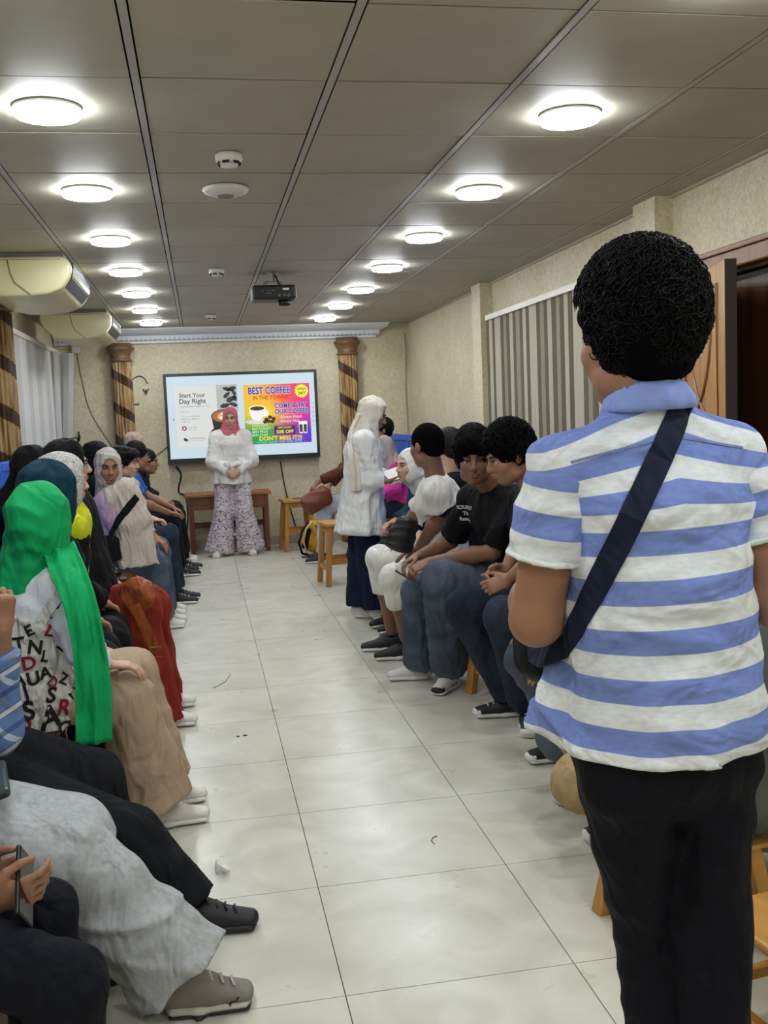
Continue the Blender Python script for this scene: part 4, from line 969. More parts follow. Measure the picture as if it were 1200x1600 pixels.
F.bone(P.pel + P.f*.09 - P.r*.12 + A(0, 0, .1), P.pel + P.f*.10 - P.r*.165 + A(0, 0, -.055), .04, .065, .03, .035, side=P.f, flat=(0, 1), folds=(4, 0, .12, 1.))
SHM = stripe_mat()
o = F.build('shirt', .006, SHM, P.o); P.topF = F
def bands(o, fn):
    co = np.zeros(len(o.data.vertices)*3); o.data.vertices.foreach_get('co', co); co = co.reshape(-1, 3) + np.array(P.o.location)
    at_ = o.data.attributes.new('band', 'FLOAT', 'POINT'); at_.data.foreach_set('value', fn(co).astype(np.float32))
bands(o, lambda co: (co[:, 2] - .03*(co[:, 0]-.72) - .902)/.0765 + .9*np.clip(np.abs(co[:, 0]-.725)/.1, 0, 2)*np.clip((co[:, 2]-1.24)/.12, 0, 1)*.45)
for sd in 'LR':
    sh, e = P.sho(sd), P.arms[sd]['e']; ax = nrm(e-sh); S_ = Field(.02, wrinkle(.003, 60, 5, ax))
    S_.bone(sh - ax*.005, sh + (e-sh)*.35, .052, .060); S_.bone(sh + (e-sh)*.3, sh + (e-sh)*.585, .060, .063, flat=(0, 1), folds=(5, .0, .03, 1.))
    so = P.part('sleeve', S_, .006, SHM); bands(so, lambda co: 7.35 - ((co-sh) @ ax)/.0765)
    H_ = Field(.01); c0 = sh + (e-sh)*.55; H_.bone(c0, sh + (e-sh)*.59, .0665, .0675, flat=(1, 1), folds=(5, .03, .03, 1.)); P.part('cuff', H_, .005, cloth('white linen', (222, 226, 228)))
C = Field(.010); C.bone(nk + u*.004 - P.f*.004, nk + u*.034 + P.f*.006, .078, .066, .082, .070, side=P.r, flat=(0, 1)); C.bone(nk - u*.04, nk + u*.06, .058, .057, op='s', k=.006); C.cut(nk + u*.002, -u)
P.part('collar', C, .005, cloth('collar blue', (132, 150, 208)))
org = np.array(P.o.location)
def seam(px, wd, m, nm):
    pts = [h_ for h_ in (ray_hit(F, x, y, .8, 3) for x, y in px) if h_ is not None]
    if len(pts) > 2: ribbon(pts, wd, .0022, m, nm, P.o, org, grad(F))
def lerp(a, b, n): return [(a[0]+(b[0]-a[0])*q, a[1]+(b[1]-a[1])*q) for q in np.linspace(0, 1, n)]
BLS = cloth('seam blue', (120, 134, 176))
seam(lerp((892, 722), (1040, 684), 14) + lerp((1050, 682), (1160, 700), 10), .004, BLS, 'yoke_seam')
sl = P.arms['L']; 
tr = cloth('navy black trousers', (9, 11, 22), .8, var=.15)
T = Field(.035, wrinkle(.005, 40, 9, (.3, .1, 1)))
T.bone(P.pel + A(0, .0, -.07), P.pel + A(0, 0, .10), .152, .138, .118, .10, side=P.r, flat=(0, 1)); T.bone(P.hipL - A(0, .03, .09), P.hipR - A(0, .03, .09), .075, .075)
for sd in 'LR':
    k_, a_, t_ = P.legs[sd]; T.bone(P.hip(sd) - A(0, .0, .06), k_, .078, .058, .098, .064, side=P.r, k=.012); T.bone(k_, a_, .058, .056, .064, .06, flat=(0, 1), side=P.r, folds=(3, .02, .03, 1), k=.012)
P.part('trousers', T, .008, tr)
for sd in 'LR': P.shoe(sd, BLKSHOE, WHITE_SOLE, laces=WHITE_SOLE)
hm = P.hair(mat('hair roots', (5, 4, 5), .9, .05), .0055, .019, (.005, 75), top=.008, back=-.082, seed=5, side=-.012)
P.curls(hm, 9500, BLACKH, thick=.021, top=.010, seed=7, nape=-.9, L=(.022, .05), ear=.04)
# crossbody strap laid over the shirt
STR = cloth('navy webbing', (20, 28, 52), .7, bump=.2, bscale=200)
st = []
for q in np.linspace(0, 1, 26):
    hit = ray_hit(F, 1068-(1068-884)*q**1.12, 622+(1010-622)*q, .8, 3)
    if hit is not None: st.append(hit)
st = [st[0] + A(-.005, .10, -.02), st[0] + A(0, .05, .012)] + st + [st[-1] + A(-.02, .06, -.03), st[-1] + A(.0, .14, -.05), A(.60, 1.79, 1.05)]
bg = empty('crossbody_bag', (.56, 1.75, .95)); org = np.array(bg.location)
ribbon(st, .040, .004, STR, 'strap', bg, org, grad(F))
B = Field(.02); B.bone(A(.60, 1.80, .96), A(.60, 1.80, 1.02), .035, .035, .08, .08, side=(1, 0, 0)); mesh_from([B.polys(.008)], 'pouch', cloth('black nylon', (15, 15, 18), .6), bg)
tag(bg, 'navy crossbody bag strap across the back of the boy in the striped shirt', 'bag')

# ---------------------------------------------------------------- presenter
P = Person('presenter in a pink hijab, white blouse and wide patterned trousers standing before the screen', (.30, 10.86, .88), (.315, 10.85, 1.335), (.318, 10.82, 1.465), 268, look=266, pitch=4, sh=.15, sc=.94, skn=SK1)
P.arm('R', (.115, 10.80, 1.02), (.27, 10.69, .905), hand=(1, -.3, -.5), palm=(0, 1, 0), curl=.7); P.arm('L', (.515, 10.80, 1.02), (.36, 10.69, .905), hand=(-1, -.3, -.5), palm=(0, 1, 0), curl=.7)
P.leg('R', (.20, 10.84, .48), (.13, 10.88, .07), (-.3, -1, 0)); P.leg('L', (.41, 10.84, .48), (.47, 10.90, .07), (.1, -1, 0))
P.body(.006, .006); P.face(lip=(170, 84, 84))
P.hijab(cloth('pink hijab', (196, 104, 116)), drape=.07, dw=(.15, .10), seed=2)
bw = cloth('white blouse', (226, 222, 218), .7)
P.top(bw, 'blouse', .02, .10, 1.93, .062, .078, .009, .004, 2, flare=.02, cuff=.045, shr=.058, fl=(9, 0, .05, 1))
K = Field(.01); K.bone((.30, 10.70, .97), (.32, 10.69, .92), .03, .015, .015, .012, side=(1, 0, 0)); K.bone((.30, 10.69, .97), (.25, 10.69, .99), .02, .03); K.bone((.32, 10.69, .97), (.37, 10.69, .99), .02, .03); P.part('knot', K, .007, bw)
def print_mat(name, base, c1, c2, scale=14., t=(.55, .62)):
    m = bpy.data.materials.new(name); k = NT(m); tc = k.new('ShaderNodeTexCoord')
    nz = k.new('ShaderNodeTexNoise'); nz.inputs['Scale'].default_value = scale; nz.inputs['Detail'].default_value = 2; nz.inputs['Distortion'].default_value = 2.5; k.link(tc.outputs['Object'], nz.inputs['Vector'])
    wv = k.new('ShaderNodeTexWave', bands_direction='Z'); wv.inputs['Scale'].default_value = scale*.6; wv.inputs['Distortion'].default_value = 9; wv.inputs['Detail'].default_value = 1; wv.inputs['Detail Scale'].default_value = 3; k.link(tc.outputs['Object'], wv.inputs['Vector'])
    r1 = k.new('ShaderNodeValToRGB'); r1.color_ramp.elements[0].position = t[0]; r1.color_ramp.elements[1].position = t[1]; k.link(nz.outputs['Fac'], r1.inputs[0])
    r2 = k.new('ShaderNodeValToRGB'); r2.color_ramp.elements[0].position = .80; r2.color_ramp.elements[1].position = .90; k.link(wv.outputs['Fac'], r2.inputs[0])
    a = k.new('ShaderNodeMix', data_type='RGBA'); a.inputs[6].default_value = lin(base); a.inputs[7].default_value = lin(c1); k.link(r1.outputs[0], a.inputs[0])
    b = k.new('ShaderNodeMix', data_type='RGBA'); b.inputs[7].default_value = lin(c2); k.link(r2.outputs[0], b.inputs[0]); k.link(a.outputs[2], b.inputs[6]); k.link(b.outputs[2], k.b.inputs['Base Color'])
    k.b.inputs['Roughness'].default_value = .8
    return m
P.trousers(print_mat('lilac zigzag print', (208, 195, 196), (184, 170, 186), (122, 110, 136), 11, (.52, .62)), th=.095, kn=.10, hem=.150, cut=1.04, vx=.009, flare=(.01, .05, 6), hd=.12, hipr=(.15, .115))
for sd in 'LR': P.shoe(sd, WHSHOE, WHITE_SOLE, ln=.25, laces=WHITE_SOLE, vx=.006)

# ---------------------------------------------------------------- right row
def seat_legs(P, kR, aR, kL, aL, tR=None, tL=None): P.leg('R', kR, aR, tR); P.leg('L', kL, aL, tL)
DENIM = cloth('washed denim', (90, 99, 114), .85, var=.25, vs=5, rgb2=(56, 64, 80)); DDEN = cloth('dark denim', (44, 52, 66), .85, var=.25, vs=5, rgb2=(28, 34, 46)); BLKT = cloth('black cotton', (17, 17, 20), .9)
# boy in profile nearest to the striped shirt
P = Person('boy with black curly hair in profile, hands clasped, sitting next to the striped shirt', (1.57, 4.24, .60), (1.43, 4.20, 1.08), at(796, 712, 4.16), 188, look=184, pitch=18, sh=.155, skn=SK2)
P.arm('L', (1.40, 4.05, .84), at(795, 905, 4.20), hand=(-1, .1, -.35), palm=(.2, 1, -.3), curl=.7); P.arm('R', (1.40, 4.35, .84), at(790, 890, 4.30), hand=(-1, -.2, -.3), palm=(.1, -1, -.3), curl=.7)
seat_legs(P, at(722, 950, 4.46), (1.38, 4.48, .10), at(785, 962, 4.17), (1.40, 4.30, .10), (-1, .1, 0), (-.35, -1, 0))
P.body(.005, .005); P.face(); hm = P.hair(MATS['hair roots'], .006, .018, (.006, 100), top=.010, back=-.06, seed=2, side=-.004, fringe=.05); P.curls(hm, 1900, BLACKH, .020, .012, seed=3, rad=.0018)
P.top(BLKT, 'shirt', .012, .06, .75, .066, vx=.008, seed=4); P.trousers(DDEN, th=.095, kn=.082, hem=.09, seed=3, flare=(0, .03, 4))
for sd in 'LR': P.shoe(sd, BLKSHOE, WHITE_SOLE, laces=WHITE_SOLE, toecap=WHITE_SOLE)
# boy in black t-shirt looking at the camera
P = Person('boy in a black t-shirt with thick black hair looking at the camera', (1.56, 4.80, .60), (1.375, 4.70, 1.065), (1.262, 4.61, 1.212), 205, look=254, pitch=6, sh=.172, skn=SK3)
P.arm('L', at(770, 862, 4.58), at(672, 878, 4.86), hand=(-1, .1, -.4), palm=(0, .3, -1), curl=.55); P.arm('R', at(705, 845, 4.95), at(655, 868, 5.02), hand=(-1, -.2, -.4), palm=(.2, -.3, -1), curl=.6)
seat_legs(P, at(655, 925, 5.12), atz(640, 1052, .05)+A(.08, .05, .03), at(688, 905, 4.74), A(1.22, 5.055, .10), (-1, .15, 0), (-.6, -.8, 0))
P.body(.004, .0045); P.face(gaze=0., lip=(140, 78, 72)); hm = P.hair(MATS['hair roots'], .0055, .020, (.005, 80), top=.016, back=-.06, seed=8, fringe=.35, side=-.008); P.curls(hm, 1900, BLACKH, .022, .016, seed=4, R=(.0005, .002), L=(.03, .06), rad=.0018)
bo = P.top(BLKT, 't_shirt', .014, .08, .92, .072, vx=.008, seed=6, wr=.004)
P.trousers(DENIM, th=.10, kn=.092, hem=.10, cut=.98, seed=5, flare=(0, .04, 4), wr=.003)
for sd in 'LR': P.shoe(sd, mat('white trainer', (206, 204, 200), .55), WHITE_SOLE, toecap=BLKSHOE if sd == 'L' else None, stripes=BLKSHOE if sd == 'L' else None)
for i, s_ in enumerate(('YOURSELF', 'The', 'Reason')): P.decal(P.topF, 730, 792+i*9, s_, .026, mat('white print', (220, 220, 220), .7), name='lettering', t0=3, bold=.02)
ph = empty('phone', tuple(at(640, 905, 4.86))); pb = MB().box((-.038, -.078, -.004), (.038, .078, .004)).build('case', BK, ph, bevel=.003); MB().box((-.034, -.073, .004), (.034, .073, .0048)).build('screen', mat('black glass', (8, 8, 10), .12), ph)
ph.rotation_euler = (.5, .35, 1.1); tag(ph, 'black phone held by the boy in the black t-shirt', 'phone')
# boy in the white t-shirt
P = Person('boy with cropped black hair in a white t-shirt and white cropped trousers turning away', (1.36, 5.63, .60), (1.29, 5.54, 1.07), at(666, 697, 5.5), 165, look=124, pitch=3, sh=.175, skn=SK3)
P.arm('L', at(688, 806, 5.40), at(655, 856, 5.52), hand=(-1, .25, -.35), palm=(0, 0, -1), curl=.25, r=1.1); P.arm('R', (1.22, 5.82, .84), (1.10, 5.85, .68), palm=(0, 0, -1), curl=.3)
seat_legs(P, at(592, 872, 5.90), (1.08, 5.98, .12), at(614, 902, 5.64), (1.12, 5.74, .12), (-1, .2, 0), (-1, .1, 0))
P.body(.005, .005, legs=True); P.hair(MATS['hair roots'], .006, .008, (.0008, 200), back=-.052, seed=8, side=.004)
P.top(cloth('white t-shirt', (216, 214, 208)), 't_shirt', .018, .07, .85, .075, vx=.008, seed=11, wr=.003)
P.trousers(cloth('white trousers', (222, 220, 212)), th=.095, kn=.076, hem=.075, cut=.45, seed=7, wr=.0025)
for sd in 'LR': P.shoe(sd, BLKSHOE, WHITE_SOLE)
TF3 = P.topF
bg = empty('sling_bag', tuple(at(632, 840, 5.55))); org = np.array(bg.location)
B = Field(.03, wrinkle(.003, 60, 2)); a_ = at(636, 815, 5.40); b_ = at(624, 852, 5.42); B.bone(a_, b_, .065, .085, .03, .04, side=(1, -.1, 0)); mesh_from([B.polys(.008)], 'pouch', mat('black leather', (24, 22, 22), .4, bump=.2, bscale=50), bg)
st = [h_ for h_ in (ray_hit(TF3, 718-(718-640)*q, 790+(835-790)*q, 4, 7) for q in np.linspace(0, 1, 14)) if h_ is not None]
ribbon(st + [a_], .035, .005, BLKT, 'strap', bg, org, grad(TF3)); tag(bg, 'black leather sling bag worn by the boy in the white t-shirt', 'bag')
# dark-haired head behind him
P = Person('brown-haired boy in dark clothes mostly hidden behind the boy in the white t-shirt', (1.62, 6.12, .58), (1.50, 6.08, 1.05), at(700, 700, 6.10), 175, look=120, sh=.145, skn=SK1)
P.arm('L', (1.50, 5.97, .82), (1.30, 6.0, .68)); P.arm('R', (1.50, 6.20, .82), (1.32, 6.16, .68)); seat_legs(P, (1.18, 6.22, .54), (1.24, 6.22, .09), (1.20, 6.06, .54), (1.28, 6.06, .09))
P.body(.007, .007); P.hair(BROWNH, .007, .012, (.002, 120), back=-.055, seed=3); P.top(BLKT, 'shirt', .012, .06, .8, vx=.011, seed=2); P.trousers(DDEN, vx=.012)
for sd in 'LR': P.shoe(sd, BLKSHOE, WHITE_SOLE, vx=.008)
# standing girl
P = Person('standing girl in a cream hijab, long white shirt and navy trousers reading papers', (1.10, 7.02, .86), (1.135, 7.02, 1.325), (1.195, 7.01, 1.445), 350, look=345, pitch=22, sh=.15, sc=.95, skn=SK2)
P.arm('R', at(580, 752, 6.86), at(600, 752, 6.86), hand=(1, .1, 0), palm=(0, 0, 1), curl=.35); P.arm('L', (1.20, 7.20, 1.02), (1.29, 7.08, 1.0), hand=(1, -.2, 0), palm=(0, 0, 1), curl=.35)
P.leg('R', (1.12, 6.95, .46), (1.16, 6.93, .08), (1, -.1, 0)); P.leg('L', (1.08, 7.10, .46), (1.05, 7.05, .08), (1, -.3, 0))
P.body(.006, .006); P.face()
P.hijab(cloth('cream hijab', (212, 204, 190)), drape=.10, dw=(.15, .11), seed=4, full=.016)
P.top(cloth('white long shirt', (220, 220, 218), .75), 'long_shirt', .02, .25, 1.95, .062, .07, .009, .004, 8, flare=.04, fl=(8, 0, .05, 2), cuff=.05)
P.strip('scarf_end', [P.H(.06, -.05, -.03), P.neck + P.r*.10 - P.f*.06 + A(0, 0, -.02), at(556, 705, 6.84), at(560, 735, 6.83), at(562, 768, 6.83)], [.05, .055, .055, .06, .06], MATS['cream hijab'], (.95, .25, 0), waves=(3, .008), seed=1)
P.trousers(cloth('navy trousers', (18, 26, 52)), th=.10, kn=.09, hem=.098, cut=.99, flare=(0, .03, 5), seed=4)
for sd in 'LR': P.shoe(sd, WHSHOE, WHITE_SOLE, ln=.25, stripes=BLKSHOE if sd == 'R' else None)
pp = empty('paper_sheaf', tuple(at(617, 746, 6.93))); 
for q in range(3): MB().box((-.06, -.10, q*.012-.012), (.07, .10, q*.012-.004)).build('sheet', mat('paper', (228, 228, 224), .8), pp).rotation_euler = (.25+.05*q, -.25, .1*q)
tag(pp, 'white papers held open by the standing girl in the cream hijab', 'papers')
# teal girl in white hijab
P = Person('girl in a dark teal top and white hijab beyond the white t-shirt', (1.56, 6.60, .58), (1.46, 6.56, .96), at(640, 728, 6.50), 190, look=205, pitch=0, sh=.15, sc=.94, skn=SK1)
P.arm('L', (1.40, 6.44, .74), at(628, 815, 6.56), curl=.5, palm=(0, 0, -1)); P.arm('R', (1.40, 6.72, .76), (1.26, 6.66, .72), curl=.5)
seat_legs(P, (1.18, 6.66, .52), (1.24, 6.68, .09), (1.20, 6.46, .52), (1.26, 6.48, .09)); P.body(.006, .006); P.face(); P.hijab(cloth('white hijab', (214, 212, 210)), drape=.05, seed=6, dw=(.10, .09), full=.008)
P.top(cloth('teal top', (20, 62, 78)), 'top', .02, .06, 1.9, .065, .07, .01, .004, 9); P.trousers(cloth('teal trousers', (18, 52, 66)), vx=.012)
for sd in 'LR': P.shoe(sd, BLKSHOE, WHITE_SOLE, vx=.008)
# gray hijab pink top
P = Person('girl in a grey hijab and bright pink top before the blue partition', (1.84, 9.25, .58), (1.745, 9.22, .985), at(600, 702, 9.2), 200, look=212, pitch=6, sh=.15, sc=.96, skn=SK3)
P.arm('L', (1.72, 9.02, .78), (1.56, 9.0, .72), curl=.5); P.arm('R', (1.66, 9.38, .78), (1.50, 9.3, .72), curl=.5); seat_legs(P, (1.42, 9.3, .54), (1.45, 9.35, .09), (1.46, 9.1, .54), (1.5, 9.1, .09))
P.body(.007, .007); P.face(); P.hijab(cloth('grey hijab', (172, 162, 158)), drape=.06, seed=7, dw=(.11, .09)); P.top(cloth('pink top', (222, 62, 150)), 'top', .022, .06, 1.9, .066, .07, .011, .004, 5); P.trousers(DDEN, vx=.012)
for sd in 'LR': P.shoe(sd, WHSHOE, WHITE_SOLE, vx=.008)
# far right person, brown sleeve and white trousers
P = Person('person in a brown sleeve and pale trousers mostly hidden behind the standing girl', (1.66, 9.95, .60), (1.64, 9.95, 1.12), at(597, 672, 9.95), 185, look=180, sh=.165, skn=SK2)
P.arm('L', (1.40, 9.78, .92), at(498, 752, 9.80), hand=(-.7, 0, -.7), palm=(0, .3, -1), curl=.4); P.arm('R', (1.42, 10.12, .92), (1.25, 10.05, .76), curl=.4); seat_legs(P, (1.22, 10.1, .57), (1.2, 10.2, .09), (1.17, 9.88, .57), (1.14, 9.9, .09))
P.body(.007, .007); P.hair(BLACKH, .007, .014, (.003, 100), seed=4); P.top(cloth('brown sleeve', (92, 52, 34)), 'shirt', .015, .06, 1.92, .06, .062, .011, .004, 3); P.trousers(cloth('pale denim', (186, 192, 200)), vx=.011, kn=.085)
for sd in 'LR': P.shoe(sd, BLKSHOE, WHITE_SOLE, vx=.007)
bg = empty('handbag', tuple(at(490, 781, 9.72))); c_ = np.array(bg.location); B = Field(.03, wrinkle(.004, 40, 2)); B.bone(c_ + A(-.06, 0, -.05), c_ + A(.12, .02, .04), .10, .10, .06, .06, side=(0, 0, 1)); mesh_from([B.polys(.01)], 'pouch', mat('brown leather', (112, 58, 34), .5, bump=.2, bscale=40), bg); tag(bg, 'brown leather handbag on the lap of the person behind the standing girl', 'bag')
# people hidden behind the striped shirt
KHK = cloth('khaki cotton', (164, 140, 102)); GRY = cloth('grey shirt', (92, 96, 92)); NVY = cloth('navy shirt', (22, 28, 44))
def hidden(label, pel, neck, head, kL, aL, kR, aR, topm, botm, wL, wR, face=182, hairm=None, sk=SK2, **kw):
    P = Person(label, pel, neck, head, face, sh=.165, skn=sk); n = np.array(neck)
    P.arm('L', wL[0], wL[1], curl=.4, palm=(0, 0, -1), hand=kw.get('hand')); P.arm('R', wR[0], wR[1], curl=.4, palm=(0, 0, -1)); seat_legs(P, kR, aR, kL, aL); P.body(.007, .006)
    P.hair(hairm or BLACKH, .008, .014, (.003, 100), seed=int(pel[1]*10)); P.top(topm, 'shirt', .014, .06, kw.get('sleeve', .8), vx=.011, seed=3); P.trousers(botm, vx=.010, kn=.085, th=.095)
    for sd in 'LR': P.shoe(sd, BLKSHOE, WHITE_SOLE, laces=WHITE_SOLE, toecap=WHITE_SOLE, vx=.006)
    return P
hidden('seated person in blue jeans whose fingers show beside the striped shirt', (1.66, 3.66, .44), (1.70, 3.66, .92), (1.66, 3.66, 1.08), at(878, 1150, 3.25), (1.38, 3.40, .09), (1.24, 3.82, .44), (1.42, 3.84, .09), NVY, DENIM, ((1.54, 3.48, .64), at(885, 1052, 3.55)), ((1.50, 3.86, .64), (1.30, 3.9, .54)), hand=(-1, 0, .1))
hidden('seated person in khaki trousers, one knee showing beside the striped shirt', (1.64, 2.98, .40), (1.70, 3.0, .88), (1.68, 3.0, 1.04), at(906, 1222, 2.86), (1.39, 2.90, .09), (1.18, 3.02, .36), (1.36, 3.06, .09), NVY, KHK, ((1.54, 2.80, .60), (1.34, 2.86, .48)), ((1.54, 3.18, .60), (1.34, 3.14, .48)))
hidden('seated person in a grey shirt at the right edge behind the striped shirt', (1.38, 2.50, .39), (1.44, 2.49, .90), (1.46, 2.49, 1.06), (1.76, 2.62, .40), (1.74, 2.62, .09), (1.76, 2.40, .40), (1.74, 2.38, .09), GRY, GRY, ((1.42, 2.72, .64), (1.62, 2.64, .54)), ((1.42, 2.28, .64), (1.62, 2.36, .54)), face=5, sleeve=1.8)

# ---------------------------------------------------------------- left row
# nearest: navy trousers, hands on a phone
NB = cloth('black navy trousers', (16, 18, 28))
P = Person('seated person in dark navy trousers holding a phone at the lower left corner', (-.74, 2.10, .53), (-.80, 2.09, 1.0), (-.76, 2.08, 1.16), 0, sh=.145, skn=SK2, pitch=20)
P.arm('R', (-.70, 1.90, .70), at(-25, 1408, 2.08), hand=(1, .1, .05), palm=(0, 1, .25), curl=.55, thumb=.2); P.arm('L', (-.72, 2.24, .72), at(-30, 1370, 2.20), hand=(1, -.25, .1), palm=(0, -1, .1), curl=.7)
seat_legs(P, at(105, 1540, 2.03), (-.36, 2.0, .08), at(62, 1432, 2.24), (-.42, 2.26, .08)); P.body(.006, .004)
P.hair(BLACKH, .008, .014, (.003, 100)); P.top(BLKT, 'shirt', .014, .06, .9, vx=.010, seed=2); P.trousers(NB, th=.092, kn=.078, hem=.08, vx=.008, wr=.003)
for sd in 'LR': P.shoe(sd, BLKSHOE, WHITE_SOLE)
ph = empty('phone', tuple(at(38, 1385, 2.10))); MB().box((-.038, -.078, -.005), (.038, .078, .005)).build('case', BK, ph, bevel=.004); MB().box((-.034, -.073, .005), (.034, .073, .0057)).build('screen', mat('black glass', (8, 8, 10), .12), ph)
ph.rotation_euler = (1.2, .9, 1.2); tag(ph, 'black phone between the hands at the lower left edge', 'phone')
# grey sweatpants
GS = cloth('grey marl sweatpants', (172, 174, 176), .95, var=.14, vs=70, bump=.12, bscale=90)
P = Person('seated person in light grey sweatpants and grey trainers at the lower left', (-.78, 2.56, .53), (-.84, 2.55, 1.0), (-.80, 2.54, 1.16), 0, sh=.145, skn=SK2, pitch=10)
P.arm('R', (-.82, 2.44, .73), (-.72, 2.50, .63)); P.arm('L', (-.82, 2.67, .73), (-.72, 2.62, .63))
seat_legs(P, at(118, 1345, 2.48), at(282, 1500, 2.42)+A(-.035, 0, .0), (-.38, 2.61, .40), (-.36, 2.60, .08), (1, -.05, 0), (1, .2, 0)); P.legs['R'] = (P.legs['R'][0], A(-.125, 2.42, .10), A(1, -.05, 0))
P.body(.008, .008); P.hair(BLACKH, .008, .014, (.003, 100)); P.top(cloth('dark hoodie', (40, 40, 44)), 'hoodie', .02, .06, 1.9, .066, .07, vx=.011, seed=2)
P.trousers(GS, th=.092, kn=.090, hem=.105, cut=1.03, vx=.006, wr=.006, seed=21, flare=(.0, .05, 4), hd=.135)
GT = mat('grey suede', (128, 122, 114), .85, var=.1, vscale=30)
up = P.shoe('R', GT, mat('pale sole', (190, 186, 174), .6), ln=.255, w=.052, hi=.10, laces=mat('light suede', (188, 182, 172), .8), vx=.004, outsole=DARK_SOLE)
d = A(1, -.05, 0); x_ = A(-.05, -1, 0); g = A(-.125, 2.42, 0) - np.array(P.o.location); 
mb = MB(); q0 = g + d*.115 + x_*.0505 + A(0, 0, .030); mb.tube([q0, q0 + A(.01, 0, .006), q0 + A(.018, .001, .004), q0 + A(.026, .002, .014)], .002, 5); mb.tube([q0 + A(.008, 0, .006), q0 + A(.004, 0, -.006)], .0018, 5); o = mb.build('emblem', BLKSHOE, P.o); o.parent = up
P.shoe('L', GT, DARK_SOLE)
bg = empty('plastic_folder', tuple(at(-24, 1228, 2.46))); MB().box((-.07, -.09, -.012), (.055, .09, .012)).build('sleeve', mat('grey glossy plastic', (62, 66, 68), .2), bg, bevel=.008); bg.rotation_euler = (.1, -.25, .2); tag(bg, 'dark glossy plastic folder on the grey sweatpants lap', 'folder')
# plaid shirt, black jeans
def plaid():
    m = bpy.data.materials.new('blue plaid'); k = NT(m); tc = k.new('ShaderNodeTexCoord'); mp = k.new('ShaderNodeMapping'); mp.inputs['Rotation'].default_value = (.1, .5, .4); k.link(tc.outputs['Object'], mp.inputs[0]); sx = k.new('ShaderNodeSeparateXYZ'); k.link(mp.outputs[0], sx.inputs[0]); last = None
    base = lin((96, 126, 176)); cols = [('X', 22, .25, (206, 216, 230)), ('Z', 22, .3, (52, 74, 124)), ('X', 11, .12, (40, 58, 100)), ('Z', 11, .12, (226, 230, 236))]
    for a, fr, wd, c in cols:
        mu_ = k.new('ShaderNodeMath', operation='MULTIPLY'); mu_.inputs[1].default_value = fr; k.link(sx.outputs[a], mu_.inputs[0]); f_ = k.new('ShaderNodeMath', operation='FRACT'); k.link(mu_.outputs[0], f_.inputs[0]); lt = k.new('ShaderNodeMath', operation='LESS_THAN'); lt.inputs[1].default_value = wd; k.link(f_.outputs[0], lt.inputs[0])
        h_ = k.new('ShaderNodeMath', operation='MULTIPLY'); h_.inputs[1].default_value = .75; k.link(lt.outputs[0], h_.inputs[0])
        mx = k.new('ShaderNodeMix', data_type='RGBA'); mx.inputs[7].default_value = lin(c); k.link(h_.outputs[0], mx.inputs[0])
        if last is None: mx.inputs[6].default_value = base
        else: k.link(last, mx.inputs[6])
        last = mx.outputs[2]
    k.link(last, k.b.inputs['Base Color']); k.b.inputs['Roughness'].default_value = .85; return m
BJ = cloth('black jeans', (24, 25, 29), .9, var=.2, vs=8)
P = Person('seated person in a blue plaid shirt and black jeans with a raised hand', (-.80, 3.04, .53), (-.82, 3.03, 1.02), (-.79, 3.02, 1.18), 5, sh=.145, skn=SK2)
P.arm('R', at(-5, 1140, 2.82), at(2, 985, 2.76), hand=(.12, -.05, 1), palm=(-.5, .8, 0), curl=.85); P.arm('L', (-.84, 3.20, .78), (-.74, 3.14, .66))
seat_legs(P, at(206, 1308, 2.83), (-.105, 2.80, .09), at(150, 1215, 3.02), (-.30, 3.01, .09), (1, -.1, 0), (1, .1, 0)); P.body(.006, .0045)
P.hair(BLACKH, .008, .014, (.003, 100)); P.top(plaid(), 'shirt', .014, .10, 1.80, .066, .062, vx=.008, seed=14, cuff=.05, wr=.005); P.trousers(BJ, th=.09, kn=.080, hem=.075, vx=.007, seed=17, cut=1.05, wr=.006)
for sd in 'LR': P.shoe(sd, BLKSHOE, DARK_SOLE, laces=BLKSHOE)
ph = empty('phone', tuple(at(-24, 935, 2.76))); MB().box((-.036, -.005, -.075), (.036, .005, .075)).build('case', mat('white phone case', (220, 220, 220), .4), ph, bevel=.004); MB().box((-.032, .005, -.07), (.032, .0056, .07)).build('screen', mat('black glass', (8, 8, 10), .12), ph); tag(ph, 'white phone in the raised hand at the left edge', 'phone')
# green hijab
P = Person('girl in a bright green hijab, letter-printed pinafore and beige trousers', (-.66, 3.44, .58), (-.57, 3.42, .985), (-.525, 3.40, 1.135), 52, look=62, pitch=6, sh=.155, sc=1.0, skn=SK1)
P.arm('R', (-.40, 3.29, .73), at(160, 1038, 3.42), hand=(1, .15, -.15), palm=(0, 0, -1), curl=.35); P.arm('L', (-.66, 3.68, .76), (-.44, 3.70, .66))
seat_legs(P, at(196, 1092, 3.50), (-.235, 3.60, .09), (-.30, 3.74, .53), (-.24, 3.78, .09), (1, .05, 0), (1, .2, 0)); P.body(.006, .005)
GH = cloth('green hijab', (14, 160, 90), .75, bump=.15)
P.hijab(GH, .006, drape=.075, dw=(.13, .105), seed=9, full=.02, back=.1, wr=.0035)
P.top(cloth('white top', (222, 224, 228), .8), 'top', .012, .04, 1.9, .06, .056, vx=.008, seed=19, cuff=.04, chest=(.168, .112), waist=(.145, .1))
W = Field(.03, wrinkle(.004, 75, 4, (.3, .2, 1))); W.bone(P.pel + P.up*.01, P.pel + P.up*.29, .184, .184, .152, .150, side=P.r, flat=(0, 1)); W.bone(P.pel + P.up*.05, P.pel - A(0, 0, .10), .18, .195, .15, .175, side=P.r, flat=(0, 1), folds=(9, 0, .05, 2))
for kx in 'RL': W.bone(P.hip(kx), P.hip(kx) + (P.legs[kx][0]-P.hip(kx))*.25, .10, .10)
